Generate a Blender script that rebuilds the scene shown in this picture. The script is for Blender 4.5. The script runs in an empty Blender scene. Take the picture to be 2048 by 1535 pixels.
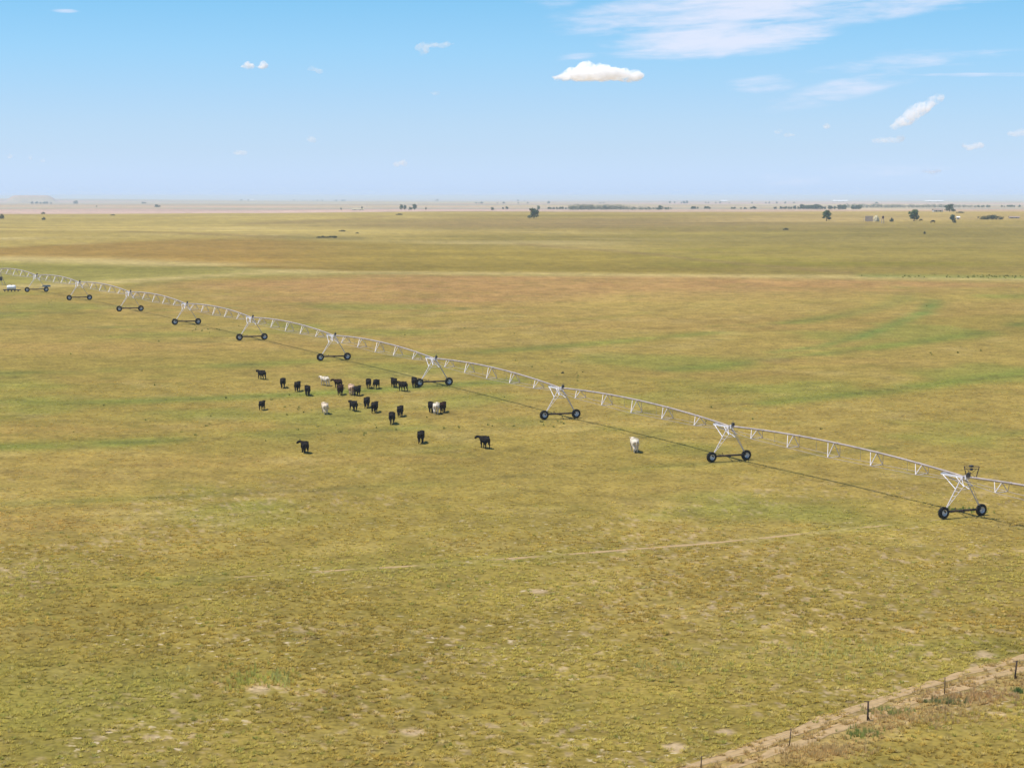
import bpy, bmesh, math, random
import numpy as np
from mathutils import Vector, Matrix, Quaternion

random.seed(11)
R = math.radians
S = bpy.context.scene
C = S.collection

# ------------------------------------------------------------------ camera
F = 4300.0                      # focal length in pixels of the 2048 px wide photograph
EYE = 392.0                     # row of the true eye level
TH = math.atan((767.5 - EYE) / F)
HC = 38.0
cam = bpy.data.cameras.new('camera')
cam.sensor_width = 36.0
cam.lens = F / 2048 * 36.0
cam.clip_start = 1.0
cam.clip_end = 120000.0
camo = bpy.data.objects.new('camera', cam)
C.objects.link(camo)
camo.location = (0, 0, HC)
camo.rotation_euler = (math.pi / 2 - TH, 0, 0)
S.camera = camo

# ------------------------------------------------------------------ colour management / cycles
S.view_settings.view_transform = 'Standard'
S.view_settings.look = 'None'
S.view_settings.gamma = 1.0
S.view_settings.exposure = 0.36
S.view_settings.use_curve_mapping = False
S.render.engine = 'CYCLES'
S.cycles.use_denoising = True
S.cycles.denoiser = 'OPENIMAGEDENOISE'
S.cycles.denoising_prefilter = 'ACCURATE'
S.cycles.max_bounces = 40
S.cycles.diffuse_bounces = 3
S.cycles.volume_bounces = 40
S.cycles.transparent_max_bounces = 12

# ------------------------------------------------------------------ sun
SUNDIR = Vector((-0.43, -0.06, 1.0)).normalized()       # towards the sun
sun = bpy.data.lights.new('sun', 'SUN')
sun.energy = 4.2
sun.angle = R(0.5)
sun.color = (1.0, 0.965, 0.905)
suno = bpy.data.objects.new('sun', sun)
C.objects.link(suno)
suno.rotation_euler = (-SUNDIR).to_track_quat('-Z', 'Y').to_euler()
suno.location = (-60, 0, 120)

# ------------------------------------------------------------------ world: sky texture, tinted by elevation, with thin high cirrus
W = bpy.data.worlds.new('World')
S.world = W
W.use_nodes = True
nt = W.node_tree
nt.nodes.clear()


def N(t, kind, **kw):
    n = t.nodes.new(kind)
    for k, v in kw.items():
        setattr(n, k, v)
    return n


def plug(t, sock, v):
    if hasattr(v, 'is_output'):
        t.links.new(v, sock)
    else:
        sock.default_value = v


def mth(t, op, a, b=0.0, c=None, clamp=False):
    n = N(t, 'ShaderNodeMath', operation=op, use_clamp=clamp)
    plug(t, n.inputs[0], a)
    plug(t, n.inputs[1], b)
    if c is not None:
        plug(t, n.inputs[2], c)
    return n.outputs[0]


def mixc(t, fac, a, b, blend='MIX'):
    n = N(t, 'ShaderNodeMix', data_type='RGBA', blend_type=blend)
    plug(t, n.inputs[0], fac)
    plug(t, n.inputs[6], a)
    plug(t, n.inputs[7], b)
    return n.outputs[2]


def ramp(t, fac, stops, interp='LINEAR'):
    n = N(t, 'ShaderNodeValToRGB')
    cr = n.color_ramp
    cr.interpolation = interp
    while len(cr.elements) > 1:
        cr.elements.remove(cr.elements[-1])
    for i, (p, col) in enumerate(stops):
        e = cr.elements[0] if i == 0 else cr.elements.new(p)
        e.position = p
        e.color = (*col, 1) if len(col) == 3 else col
    plug(t, n.inputs[0], fac)
    return n.outputs[0]


def smooth(t, v, lo, hi):
    n = N(t, 'ShaderNodeMapRange', interpolation_type='SMOOTHSTEP')
    plug(t, n.inputs[0], v)
    n.inputs[1].default_value = lo
    n.inputs[2].default_value = hi
    return n.outputs[0]


def noise(t, vec, scale, detail=4.0, rough=0.55, dist=0.0):
    n = N(t, 'ShaderNodeTexNoise')
    if vec is not None:
        t.links.new(vec, n.inputs['Vector'])
    n.inputs['Scale'].default_value = scale
    n.inputs['Detail'].default_value = detail
    n.inputs['Roughness'].default_value = rough
    n.inputs['Distortion'].default_value = dist
    return n.outputs[0]


sky = N(nt, 'ShaderNodeTexSky', sky_type='NISHITA', sun_disc=False)
sky.sun_elevation = math.asin(SUNDIR.z)
sky.sun_rotation = math.atan2(SUNDIR.x, SUNDIR.y)
sky.altitude = 900
sky.air_density = 1.0
sky.dust_density = 0.6
sky.ozone_density = 1.5
tc = N(nt, 'ShaderNodeTexCoord')
sep = N(nt, 'ShaderNodeSeparateXYZ')
nt.links.new(tc.outputs['Generated'], sep.inputs[0])
el = sep.outputs[2]
SKY_TINT = [(0.0000, (0.4000, 0.5400, 0.9750)), (0.0990, (0.3825, 0.4950, 0.8300)), (0.1463, (0.3675, 0.4625, 0.7150)), (0.1817, (0.3600, 0.4530, 0.6650)), (0.2114, (0.3445, 0.4490, 0.6400)), (0.2373, (0.3265, 0.4525, 0.6250)), (0.2606, (0.3080, 0.4580, 0.6170)), (0.2820, (0.2865, 0.4530, 0.6000)), (0.3003, (0.2625, 0.4505, 0.5880)), (0.3742, (0.2100, 0.4300, 0.5700)), (0.6325, (0.2500, 0.4250, 0.5250)), (1.0000, (0.3500, 0.4500, 0.5000))]
tint = ramp(nt, mth(nt, 'POWER', mth(nt, 'MAXIMUM', el, 0.0), 0.5), SKY_TINT)
scl = N(nt, 'ShaderNodeVectorMath', operation='SCALE')
nt.links.new(tint, scl.inputs[0])
scl.inputs['Scale'].default_value = 1.92
skyc = mixc(nt, 1.0, sky.outputs[0], scl.outputs[0], 'MULTIPLY')
# cirrus streaks, placed as directions (azimuth, elevation)
az = mth(nt, 'DIVIDE', sep.outputs[0], mth(nt, 'MAXIMUM', sep.outputs[1], 0.05))
cv = N(nt, 'ShaderNodeCombineXYZ')
plug(nt, cv.inputs[0], mth(nt, 'MULTIPLY', az, 22.0))
plug(nt, cv.inputs[1], mth(nt, 'MULTIPLY', mth(nt, 'ADD', el, mth(nt, 'MULTIPLY', az, -0.06)), 190.0))
cn = noise(nt, cv.outputs[0], 1.0, 6.0, 0.6, 0.6)
cv2 = N(nt, 'ShaderNodeCombineXYZ')
plug(nt, cv2.inputs[0], mth(nt, 'MULTIPLY', az, 60.0))
plug(nt, cv2.inputs[1], mth(nt, 'MULTIPLY', el, 260.0))
cn2 = noise(nt, cv2.outputs[0], 1.0, 5.0, 0.6, 0.3)


def veil(px, py, rx, ry, slope, amp):
    a0, e0 = (px - 1024) / F, (EYE - py) / F
    da = mth(nt, 'SUBTRACT', az, a0)
    de = mth(nt, 'SUBTRACT', mth(nt, 'SUBTRACT', el, e0), mth(nt, 'MULTIPLY', da, slope))
    q = mth(nt, 'ADD', mth(nt, 'POWER', mth(nt, 'ABSOLUTE', mth(nt, 'DIVIDE', da, rx / F)), 2.0),
            mth(nt, 'POWER', mth(nt, 'ABSOLUTE', mth(nt, 'DIVIDE', de, ry / F)), 2.0))
    return mth(nt, 'MULTIPLY', mth(nt, 'SUBTRACT', 1.0, q, clamp=True), amp)


vs = None
for a in [(1490, 15, 430, 56, 0.10, 1.15), (1430, 84, 265, 46, 0.05, 1.25), (1760, 25, 400, 34, 0.12, 0.8), (1530, -60, 460, 90, 0.05, 1.1),
          (1520, 172, 80, 24, 0.0, 0.58), (1690, 183, 190, 30, 0.22, 0.62), (1800, 132, 240, 26, 0.06, 0.5), (1880, 157, 280, 4, 0.0, 0.6), (1940, 120, 120, 16, 0.05, 0.45),
          (1150, 117, 50, 12, 0.1, 0.45), (1105, 10, 70, 20, 0.0, 0.45), (140, 36, 34, 5, 0.0, 0.6), (1780, 345, 160, 24, 0, 0.35), (1570, 360, 90, 20, 0, 0.3), (1990, 160, 160, 4, 0, 0.5)]:
    v = veil(*a)
    vs = v if vs is None else mth(nt, 'MAXIMUM', vs, v)
cn = mth(nt, 'ADD', mth(nt, 'MULTIPLY', cn, 0.65), mth(nt, 'MULTIPLY', cn2, 0.35))
cir = smooth(nt, mth(nt, 'ADD', mth(nt, 'MULTIPLY', vs, 0.60), mth(nt, 'MULTIPLY', mth(nt, 'SUBTRACT', cn, 0.5), 1.7)), 0.02, 0.80)
cir = mth(nt, 'MULTIPLY', cir, mth(nt, 'MINIMUM', mth(nt, 'MULTIPLY', vs, 2.2), 0.85))
skyc = mixc(nt, cir, skyc, (6.4, 6.7, 7.9, 1))
bg = N(nt, 'ShaderNodeBackground')
bg.inputs[1].default_value = 0.1
nt.links.new(skyc, bg.inputs[0])
wo = N(nt, 'ShaderNodeOutputWorld')
nt.links.new(bg.outputs[0], wo.inputs[0])


# ------------------------------------------------------------------ numeric helpers
def ray(px, py):
    xc, yc = (px - 1024) / F, (767.5 - py) / F
    return np.array([xc, math.cos(TH) + yc * math.sin(TH), -math.sin(TH) + yc * math.cos(TH)])


def at(px, py, Y):
    d = ray(px, py)
    return Vector((d[0] * Y / d[1], Y, HC + d[2] * Y / d[1]))


def hsh(ix, iy, seed):
    h = (ix.astype(np.int64) * 374761393 + iy.astype(np.int64) * 668265263 + seed * 974634777) & 0xFFFFFFFF
    h = ((h ^ (h >> 13)) * 1274126177) & 0xFFFFFFFF
    h = ((h ^ (h >> 16)) * 2246822519) & 0xFFFFFFFF
    return ((h ^ (h >> 15)) & 0xFFFFFF) / float(0xFFFFFF)


def vnoise(x, y, seed):
    ix, iy = np.floor(x), np.floor(y)
    fx, fy = x - ix, y - iy
    fx, fy = fx * fx * fx * (fx * (fx * 6 - 15) + 10), fy * fy * fy * (fy * (fy * 6 - 15) + 10)
    a, b = hsh(ix, iy, seed), hsh(ix + 1, iy, seed)
    c, d = hsh(ix, iy + 1, seed), hsh(ix + 1, iy + 1, seed)
    return (a * (1 - fx) + b * fx) * (1 - fy) + (c * (1 - fx) + d * fx) * fy


def fbm(x, y, scale, octv=4, seed=0, gain=0.5):
    """0..1 noise, features about SCALE metres"""
    x, y = np.asarray(x, float) / scale, np.asarray(y, float) / scale
    s, a, t = 0.0, 1.0, 0.0
    for i in range(octv):
        c, sn = math.cos(i * 0.7 + 0.4), math.sin(i * 0.7 + 0.4)
        s = s + a * vnoise((x * c - y * sn) * 2 ** i + 17.3 * i, (x * sn + y * c) * 2 ** i - 9.1 * i, seed + i * 31)
        t += a
        a *= gain
    return s / t


def sst(v, lo, hi):
    q = np.clip((v - lo) / (hi - lo), 0, 1)
    return q * q * (3 - 2 * q)


# ------------------------------------------------------------------ terrain
ctl = []
for py, d in [(1535, 133), (1300, 161), (1030, 212.4), (921, 246.8), (842, 281.2), (772, 315.6), (720, 350), (679, 384.4), (647, 418.8),
              (622, 453), (600, 487.6), (583, 522)]:
    yc = (767.5 - py) / F
    Y = d * (math.cos(TH) + yc * math.sin(TH))
    ctl.append((Y, Y * math.tan(TH - math.atan(yc))))
for py, Y in [(553, 600), (528, 700), (503, 820), (480, 1000), (458, 1270), (443, 1560), (430, 1830), (422, 2060), (423.5, 2350), (423, 2700), (419, 3300), (415, 4200),
              (411, 5600), (406, 8000), (402.5, 12000), (400.5, 20000), (400, 32000), (400, 60000)]:
    ctl.append((Y, Y * math.tan(TH + math.atan((py - 767.5) / F))))
ctl = np.array([(0, 38.0), (60, 37.2)] + ctl)
_ly = np.linspace(math.log(40), math.log(60000), 1500)
_dr = np.interp(np.exp(_ly), ctl[:, 0], ctl[:, 1])
_k = np.exp(-0.5 * (np.arange(-60, 61) / 20.0) ** 2)
_k /= _k.sum()
_dr = np.convolve(np.pad(_dr, 60, mode='edge'), _k, mode='valid')


def height(X, Y):
    X, Y = np.asarray(X, float), np.asarray(Y, float)
    Yc = np.maximum(Y, 41.0)
    z = HC - np.interp(np.log(Yc), _ly, _dr)
    rr = np.hypot(X, Y)
    az = X / np.maximum(Y, 200)
    # crest lower at the left, far land higher there, a flat topped mesa on the skyline
    z = z - 2.6 * sst(-az, 0.02, 0.2) * sst(Y, 1100, 1800) * (1 - sst(Y, 2600, 3600))
    z = z + 14 * sst(-az, 0.06, 0.24) * sst(Y, 7000, 14000)
    z = np.maximum(z, (HC + 3.6) * sst(-az, 0.2075, 0.2155) * (1 - sst(-az, 0.230, 0.238)) * sst(Y, 8300, 9000) * (1 - sst(Y, 11000, 12500)))
    z = z + 0.10 * (fbm(X, Y, 5.0, 3, 5) - 0.5) * (1 - sst(rr, 350, 600))
    z = z + 0.55 * (fbm(X, Y, 55.0, 3, 6) - 0.5)
    z = z + 3.8 * (fbm(X, Y, 330.0, 3, 7) - 0.5) * sst(rr, 560, 1000)
    z = z + 9.0 * (fbm(X, Y, 2300.0, 3, 8) - 0.5) * sst(rr, 3000, 9000)
    return z


def H(x, y):
    return float(height(np.array([x]), np.array([y]))[0])


_ys = np.concatenate([np.arange(60, 700, 0.5), np.geomspace(700, 24000, 1500)])


def ground(px, py):
    """where the ray through a pixel of the photograph meets the ground"""
    d = ray(px, py)
    X, Z = d[0] / d[1] * _ys, HC + d[2] / d[1] * _ys
    g = height(X, _ys)
    hit = np.nonzero(Z <= g)[0]
    i = hit[0] if len(hit) else len(_ys) - 1
    return Vector((X[i], _ys[i], g[i]))


PIV = np.array([-132.6, 555.0])                       # the pivot the machine turns about
TOWX = [64.9, 44.5, 24.9, 6.3, -11.4, -29.0, -46.5, -63.4, -80.5, -98.1, -115.4]     # the machine bends a little along its length
TOWD = [178.0 + 34.4 * i for i in range(11)]
TOWP = []
for _x, _d in zip(TOWX, TOWD):
    _i = TOWD.index(_d)
    _py = [1190, 1030, 921, 842, 772, 720, 679, 647, 622, 600, 583][_i]
    TOWP.append(np.array([_x, _d * (math.cos(TH) + (767.5 - _py) / F * math.sin(TH))]))
SPAN = 38.7


def polydist(X, Y, pts, aniso):
    """distance to a polyline, lengths along the view shrunk by ANISO (long shallow swales)"""
    best = np.full(X.shape, 1e9)
    par = np.zeros(X.shape)
    n = len(pts) - 1
    for i in range(n):
        ax, ay = pts[i][0], pts[i][1] / aniso
        bx, by = pts[i + 1][0], pts[i + 1][1] / aniso
        dx, dy = bx - ax, by - ay
        t = np.clip(((X - ax) * dx + (Y / aniso - ay) * dy) / (dx * dx + dy * dy + 1e-9), 0, 1)
        d = np.hypot(X - ax - t * dx, Y / aniso - ay - t * dy)
        par = np.where(d < best, (i + t) / n, par)
        best = np.minimum(best, d)
    return best, par


def G(pts):
    return [tuple(ground(*p))[:2] for p in pts]


BANDT = G([(-60, 500), (0, 497), (200, 486), (350, 478), (500, 477), (700, 484), (900, 489), (1060, 490)])
BANDT2 = G([(560, 480), (900, 489), (1060, 491), (1300, 508), (1500, 528)])
LINE2X = G([(-60, 516), (200, 522), (420, 531), (640, 541), (760, 543), (1060, 547), (1500, 552)])
HILLB = G([(500, 470), (900, 460), (1300, 458)])
CREST = G([(-60, 433), (200, 428), (500, 424), (900, 423)])
LINE8 = [(at(u_, 419.3, 3300).x, 3300.0) for u_ in (1690, 1760, 1845)]
SWALE = G([(1500, 708), (1640, 694), (1720, 674), (1790, 648), (1850, 624), (1872, 602)])
EDGE = G([(-60, 577), (120, 570), (250, 562), (400, 553), (600, 543), (1000, 547), (1500, 552), (1800, 555), (2060, 558)])
LINE2 = G([(-20, 517), (200, 522), (420, 531), (640, 541)])
LINE3 = G([(1040, 488), (1250, 503), (1480, 527), (1700, 546)])
LINE4 = G([(500, 447), (640, 442), (760, 434)])
LINE5 = G([(560, 474), (660, 476), (720, 477)])
LINE6 = G([(250, 463), (420, 468), (560, 474)])
LINE7 = G([(1360, 462), (1500, 459), (1640, 457)])
GUL = G([(1730, 551), (1860, 552), (2060, 555)])
TRACKC = G([(1380, 1548), (1500, 1509), (1600, 1472), (1690, 1437), (1740, 1420), (1830, 1390), (1950, 1353), (2060, 1322)])
SANDPITS = [(tuple(ground(515, 1378))[:2], 1.1), (tuple(ground(1452, 1466))[:2], 0.9), (tuple(ground(1350, 1495))[:2], 1.0), (tuple(ground(820, 1465))[:2], 0.9),
            (tuple(ground(1075, 1182))[:2], 1.0), (tuple(ground(1970, 1311))[:2], 1.0)]

P = {k: np.array(v) for k, v in dict(
    base=(0.240, 0.176, 0.052), olive=(0.205, 0.158, 0.040), green=(0.150, 0.165, 0.036), straw=(0.37, 0.285, 0.125), rust=(0.285, 0.165, 0.066),
    brown=(0.20, 0.138, 0.052), yellow=(0.335, 0.25, 0.078), pink=(0.47, 0.31, 0.235), sand=(0.40, 0.285, 0.165), dry=(0.27, 0.19, 0.08), lush=(0.095, 0.145, 0.03),
    dark=(0.10, 0.085, 0.03), fargreen=(0.31, 0.28, 0.18)).items()}
for _k2 in P:
    if _k2 not in ('pink', 'sand', 'fargreen', 'dark'):
        P[_k2] = P[_k2] * np.array([1.12, 1.08, 0.90])


def mixn(c, p, m):
    m = np.clip(m, 0, 1)[..., None]
    return c * (1 - m) + p * m


def bare(X, Y):
    """bare soil between the clumps, 0..1"""
    rr = np.hypot(X, Y)
    a = sst(fbm(X, Y, 0.62, 2, 41, 0.5), 0.66, 0.76) * np.maximum(0.75 * sst(fbm(X, Y, 16, 2, 42), 0.50, 0.70), np.exp(-((X - 21) / 19) ** 2 - ((Y - 172) / 17) ** 2)) * (1 - sst(rr, 200, 260))
    for (c, r) in SANDPITS:
        a = np.maximum(a, 1 - sst(np.hypot(X - c[0], (Y - c[1]) / 1.3) + 0.5 * (fbm(X, Y, 0.8, 2, 43) - 0.5), r * 0.5, r))
    return a


def drytrack(X, Y):
    d, _ = polydist(X, Y, TRACKC, 1.0)
    side = np.zeros(X.shape)
    # signed: the dry strip lies on the near right side of the track
    i = 4
    ax, ay = TRACKC[1]
    bx, by = TRACKC[-1]
    sd = ((bx - ax) * (Y - ay) - (by - ay) * (X - ax)) / math.hypot(bx - ax, by - ay)
    wob = 1.2 * (fbm(X, Y, 3.0, 3, 51) - 0.5)
    return sst(-sd + wob, -1.7, -0.8) * (1 - sst(-sd + 2.5 * wob, 2.5, 5.0)), sd + wob * 0.3


def colour(X, Y):
    rr = np.hypot(X, Y)
    az = X / np.maximum(Y, 50)
    n1 = fbm(X, Y, 9, 4, 11)
    n2 = fbm(X, Y, 45, 4, 12)
    n3 = fbm(X, Y, 220, 4, 13)
    # long thin streaks across the view
    n4 = fbm(X / 3.5, Y, 26, 4, 14)
    c = np.zeros(X.shape + (3,)) + P['base']
    c = mixn(c, P['olive'], sst(n2, 0.42, 0.68) * 0.6)
    c = mixn(c, P['rust'], sst(n4, 0.50, 0.70) * 0.25)
    c = mixn(c, P['green'], sst(fbm(X, Y, 30, 4, 15), 0.56, 0.74) * 0.55)
    c = mixn(c, P['straw'], sst(n1, 0.6, 0.8) * 0.25)
    c = mixn(c, P['olive'], 0.45 * (1 - sst(rr, 170, 215)))
    # rings round the pivot: wheel tracks with wetter, greener grass beside them
    rp = np.hypot(X - PIV[0], Y - PIV[1])
    for i in range(0, 11):
        r = np.hypot(*(TOWP[i] - PIV))
        g = fbm(X, Y, 22, 3, 60 + i)
        amp = {3: 1.0, 4: 1.0, 5: 0.8, 2: 0.35, 7: 0.6}.get(i, 0.3)
        c = mixn(c, P['green'], amp * np.exp(-((rp - r) / (3.4 if i in (3, 4, 5) else 2.0)) ** 2) * sst(g, 0.32, 0.55))
        if i >= 1:
            rut = np.exp(-((rp - r) / (0.5 if i == 1 else 0.8 if i < 4 else 1.2)) ** 2) * (sst(X, -40, -12) if i == 1 else 1.0)
            c = mixn(c, P['straw'] if i == 1 else P['dark'], (0.6 if i == 1 else 0.45) * rut * sst(fbm(X, Y, 14, 3, 80 + i), 0.38, 0.58))
    # rust coloured old stand inside the circle, far half
    q = ((X - 12) / 125) ** 2 + ((Y - 560) / 95) ** 2
    c = mixn(c, P['rust'] * np.array([1.08, 1.05, 1.15]), 0.72 * (1 - sst(q + 0.9 * (fbm(X / 2.5, Y, 28, 3, 21) - 0.5), 0.25, 1.1)))
    q = ((X - 55) / 60) ** 2 + ((Y - 480) / 60) ** 2
    c = mixn(c, P['yellow'], 0.35 * (1 - sst(q + 0.8 * (fbm(X, Y, 28, 3, 22) - 0.5), 0.2, 1.0)))
    # swale of green grass
    d, t = polydist(X, Y, SWALE, 4.0)
    wd = 0.4 + 1.4 * t
    c = mixn(c, P['lush'] * np.array([1.35, 1.15, 1.4]), (0.55 + 0.4 * sst(n1, 0.3, 0.65)) * np.exp(-(d / wd) ** 2) * sst(t, 0.0, 0.12))
    yw = Y * (1 + 0.05 * (fbm(X / 2.5, Y, 60, 3, 19) - 0.5))

    def yline(pts):
        pts = sorted((p_[0] / p_[1], p_[1]) for p_ in pts)
        return np.interp(az, [p_[0] for p_ in pts], [p_[1] for p_ in pts])

    def azpx(u):
        return (u - 1024) / F

    def zone(lower, upper, u0, u1, fade=150.0, soft=0.02):
        lo, up = yline(lower), yline(upper)
        m_ = sst(yw, lo * (1 - soft), lo * (1 + soft)) * (1 - sst(yw, up * (1 - soft * 1.5), up * (1 + soft * 1.5)))
        return m_ * sst(az, azpx(u0 - fade), azpx(u0 + fade)) * (1 - sst(az, azpx(u1 - fade), azpx(u1 + fade)))
    far = sst(yw, yline(EDGE) * 0.99, yline(EDGE) * 1.02) * (rr > 400) * (Y > 300)
    # beyond the field edge
    fc = np.zeros_like(c) + P['base']
    fc = mixn(fc, P['olive'], sst(fbm(X / 2.0, Y, 120, 4, 23), 0.40, 0.62) * 0.8)
    fc = mixn(fc, P['straw'], sst(fbm(X / 3.0, Y, 90, 4, 24), 0.54, 0.74) * 0.55)
    fc = mixn(fc, P['brown'], sst(n3, 0.55, 0.75) * 0.6)
    fc = mixn(fc, P['olive'] * 0.5 + P['green'] * 0.6, 0.75 * zone(EDGE, LINE2, -400, 600))
    fc = mixn(fc, P['yellow'], 0.85 * zone(BANDT, CREST, -400, 850, 200) * (0.5 + 0.5 * sst(fbm(X / 4, Y, 90, 3, 25), 0.3, 0.6)))
    fc = mixn(fc, P['straw'] * 1.1, 0.8 * zone(BANDT, [(p_[0] * 1.33, p_[1] * 1.33) for p_ in BANDT], -400, 620, 200) * sst(fbm(X / 5, Y, 50, 3, 26), 0.36, 0.56))
    fc = mixn(fc, P['straw'], 0.6 * zone(BANDT2, HILLB, 560, 1260, 150) * sst(fbm(X / 5, Y, 60, 3, 29), 0.42, 0.6))
    fc = mixn(fc, P['brown'] * np.array([1.22, 1.08, 0.7]), 0.9 * zone(LINE2X, BANDT, -400, 760, 260))
    fc = mixn(fc, P['olive'] * np.array([1.05, 1.0, 0.8]), 0.8 * zone(LINE2X, BANDT2, 640, 1420, 200))
    hill = np.exp(-(((X - 30) / 190) ** 2 + ((yw - 1500) / 190) ** 2) ** 1.5)
    fc = mixn(fc, P['brown'], 0.95 * hill)
    rgt = sst(az, 0.03, 0.1) * sst(Y, 640, 720) * (1 - sst(Y, 1250, 1420))
    fc = mixn(fc, P['olive'], 0.8 * rgt)
    fc = mixn(fc, P['green'] * np.array([1.25, 1.0, 0.5]), rgt * 0.6 * sst(fbm(X / 2.5, Y, 90, 4, 27), 0.52, 0.66))
    fc = mixn(fc, P['dry'] * 1.2, sst(yw, 1480, 1560) * sst(az, 0.06, 0.13) * 0.85 * (0.6 + 0.4 * sst(fbm(X / 4, Y, 80, 3, 36), 0.35, 0.6)))
    fc = fc * (0.72 + 0.56 * fbm(X / 4.0, Y, 55, 4, 28))[..., None]
    c = c * (1 - far)[..., None] + fc * far[..., None]
    for pts, w, an, col, amp in [(EDGE, 2.6, 5.0, 'straw', 0.85), (LINE2, 5.5, 5.0, 'straw', 0.95), (LINE3, 2.2, 6.0, 'brown', 0.8), (LINE4, 6.5, 8.0, 'brown', 0.8),
                                 (LINE5, 3.5, 7.0, 'dark', 0.6), (LINE6, 3.2, 7.0, 'brown', 0.8), (LINE7, 3.6, 9.0, 'brown', 0.7), (GUL, 2.6, 4.0, 'lush', 0.6)]:
        d, t = polydist(X, Y, pts, an)
        c = mixn(c, P[col], amp * np.exp(-(d / w) ** 2) * sst(fbm(X / 3, Y, 40, 3, 90), 0.15, 0.45))
    e, _ = polydist(X, Y + 9, EDGE, 5.0)
    c = mixn(c, P['green'], 0.35 * np.exp(-(e / 1.4) ** 2) * sst(fbm(X, Y, 60, 2, 91), 0.45, 0.65))
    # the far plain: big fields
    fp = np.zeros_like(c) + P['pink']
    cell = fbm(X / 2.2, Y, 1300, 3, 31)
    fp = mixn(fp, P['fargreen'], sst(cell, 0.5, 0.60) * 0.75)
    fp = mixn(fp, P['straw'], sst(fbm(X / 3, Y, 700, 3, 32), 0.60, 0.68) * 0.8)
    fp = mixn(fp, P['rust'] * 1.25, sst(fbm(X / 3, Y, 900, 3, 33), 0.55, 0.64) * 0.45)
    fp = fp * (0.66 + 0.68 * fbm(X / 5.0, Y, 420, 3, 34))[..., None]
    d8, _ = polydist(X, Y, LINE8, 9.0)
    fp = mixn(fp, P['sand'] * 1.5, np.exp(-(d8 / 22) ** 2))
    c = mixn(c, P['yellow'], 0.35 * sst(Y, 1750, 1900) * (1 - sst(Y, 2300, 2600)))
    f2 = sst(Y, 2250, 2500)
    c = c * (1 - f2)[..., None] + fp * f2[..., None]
    # near: bare soil, dry strip by the fence
    dr, sd = drytrack(X, Y)
    c = c * (1 - 0.06 * (1 - sst(rr, 165, 225)) * (1 - dr))[..., None]
    c = mixn(c, P['dry'], dr * 0.85)
    c = mixn(c, P['sand'], bare(X, Y) * 0.85)
    c = c * (1 + 0.22 * (fbm(X, Y / 3.5, 15, 4, 37) - 0.5) * sst(rr, 300, 500))[..., None]
    return c * (0.86 + 0.28 * fbm(X, Y, 3.5, 3, 35))[..., None]


def smoothmesh(me):
    me.polygons.foreach_set('use_smooth', np.ones(len(me.polygons), bool))


def npmesh(name, v, f, mat, attr=None, smooth_=False):
    """v (n,3), f (m,3 or 4) -> one mesh object"""
    me = bpy.data.meshes.new(name)
    v, f = np.asarray(v, np.float32), np.asarray(f, np.int32)
    k = f.shape[1]
    me.vertices.add(len(v))
    me.vertices.foreach_set('co', v.ravel())
    me.loops.add(f.size)
    me.loops.foreach_set('vertex_index', f.ravel())
    me.polygons.add(len(f))
    me.polygons.foreach_set('loop_start', np.arange(0, f.size, k, dtype=np.int32))
    me.polygons.foreach_set('loop_total', np.full(len(f), k, np.int32))
    if smooth_:
        me.polygons.foreach_set('use_smooth', np.ones(len(f), bool))
    me.update(calc_edges=True)
    if attr is not None:
        a = me.attributes.new('tint', 'FLOAT_COLOR', 'POINT')
        a.data.foreach_set('color', np.concatenate([attr, np.ones((len(attr), 1))], 1).astype(np.float32).ravel())
    me.materials.append(mat)
    o = bpy.data.objects.new(name, me)
    C.objects.link(o)
    return o


def material(name, base=(0.5, 0.5, 0.5), rough=0.8, spec=0.2, metal=0.0, var=0.15, scale=3.0):
    m = bpy.data.materials.new(name)
    m.use_nodes = True
    t = m.node_tree
    b = t.nodes['Principled BSDF']
    b.inputs['Roughness'].default_value = rough
    b.inputs['Specular IOR Level'].default_value = spec
    b.inputs['Metallic'].default_value = metal
    co = N(t, 'ShaderNodeTexCoord').outputs['Object']
    n = noise(t, co, scale, 5.0, 0.6)
    lo = tuple(x * (1 - var) for x in base)
    hi = tuple(min(1, x * (1 + var)) for x in base)
    t.links.new(ramp(t, n, [(0.3, lo), (0.7, hi)]), b.inputs['Base Color'])
    return m


# ground material: tint attribute x fine grass noise, fine relief
gm = bpy.data.materials.new('ground')
gm.use_nodes = True
t = gm.node_tree
b = t.nodes['Principled BSDF']
b.inputs['Roughness'].default_value = 1.0
b.inputs['Specular IOR Level'].default_value = 0.05
pos = N(t, 'ShaderNodeNewGeometry').outputs['Position']
tintn = N(t, 'ShaderNodeAttribute', attribute_name='tint').outputs['Color']
nA = noise(t, pos, 2.2, 4.0, 0.65)
nB = noise(t, pos, 0.42, 4.0, 0.6)
nC = noise(t, pos, 0.09, 3.0, 0.6)
mul = mth(t, 'MULTIPLY', ramp(t, nA, [(0.28, (0.50,) * 3), (0.5, (1.0,) * 3), (0.72, (1.32,) * 3)]),
          ramp(t, nB, [(0.28, (0.72,) * 3), (0.5, (1.0,) * 3), (0.72, (1.2,) * 3)]))
mul = mth(t, 'MULTIPLY', mul, ramp(t, nC, [(0.3, (0.88,) * 3), (0.7, (1.12,) * 3)]))
sc = N(t, 'ShaderNodeVectorMath', operation='SCALE')
t.links.new(tintn, sc.inputs[0])
t.links.new(mul, sc.inputs['Scale'])
hue = mixc(t, smooth(t, noise(t, pos, 0.17, 4.0, 0.6), 0.5, 0.68), sc.outputs[0], (0.17, 0.15, 0.03, 1))
hv = N(t, 'ShaderNodeMix', data_type='RGBA')
hv.inputs[0].default_value = 0.3
t.links.new(sc.outputs[0], hv.inputs[6])
t.links.new(hue, hv.inputs[7])
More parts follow.
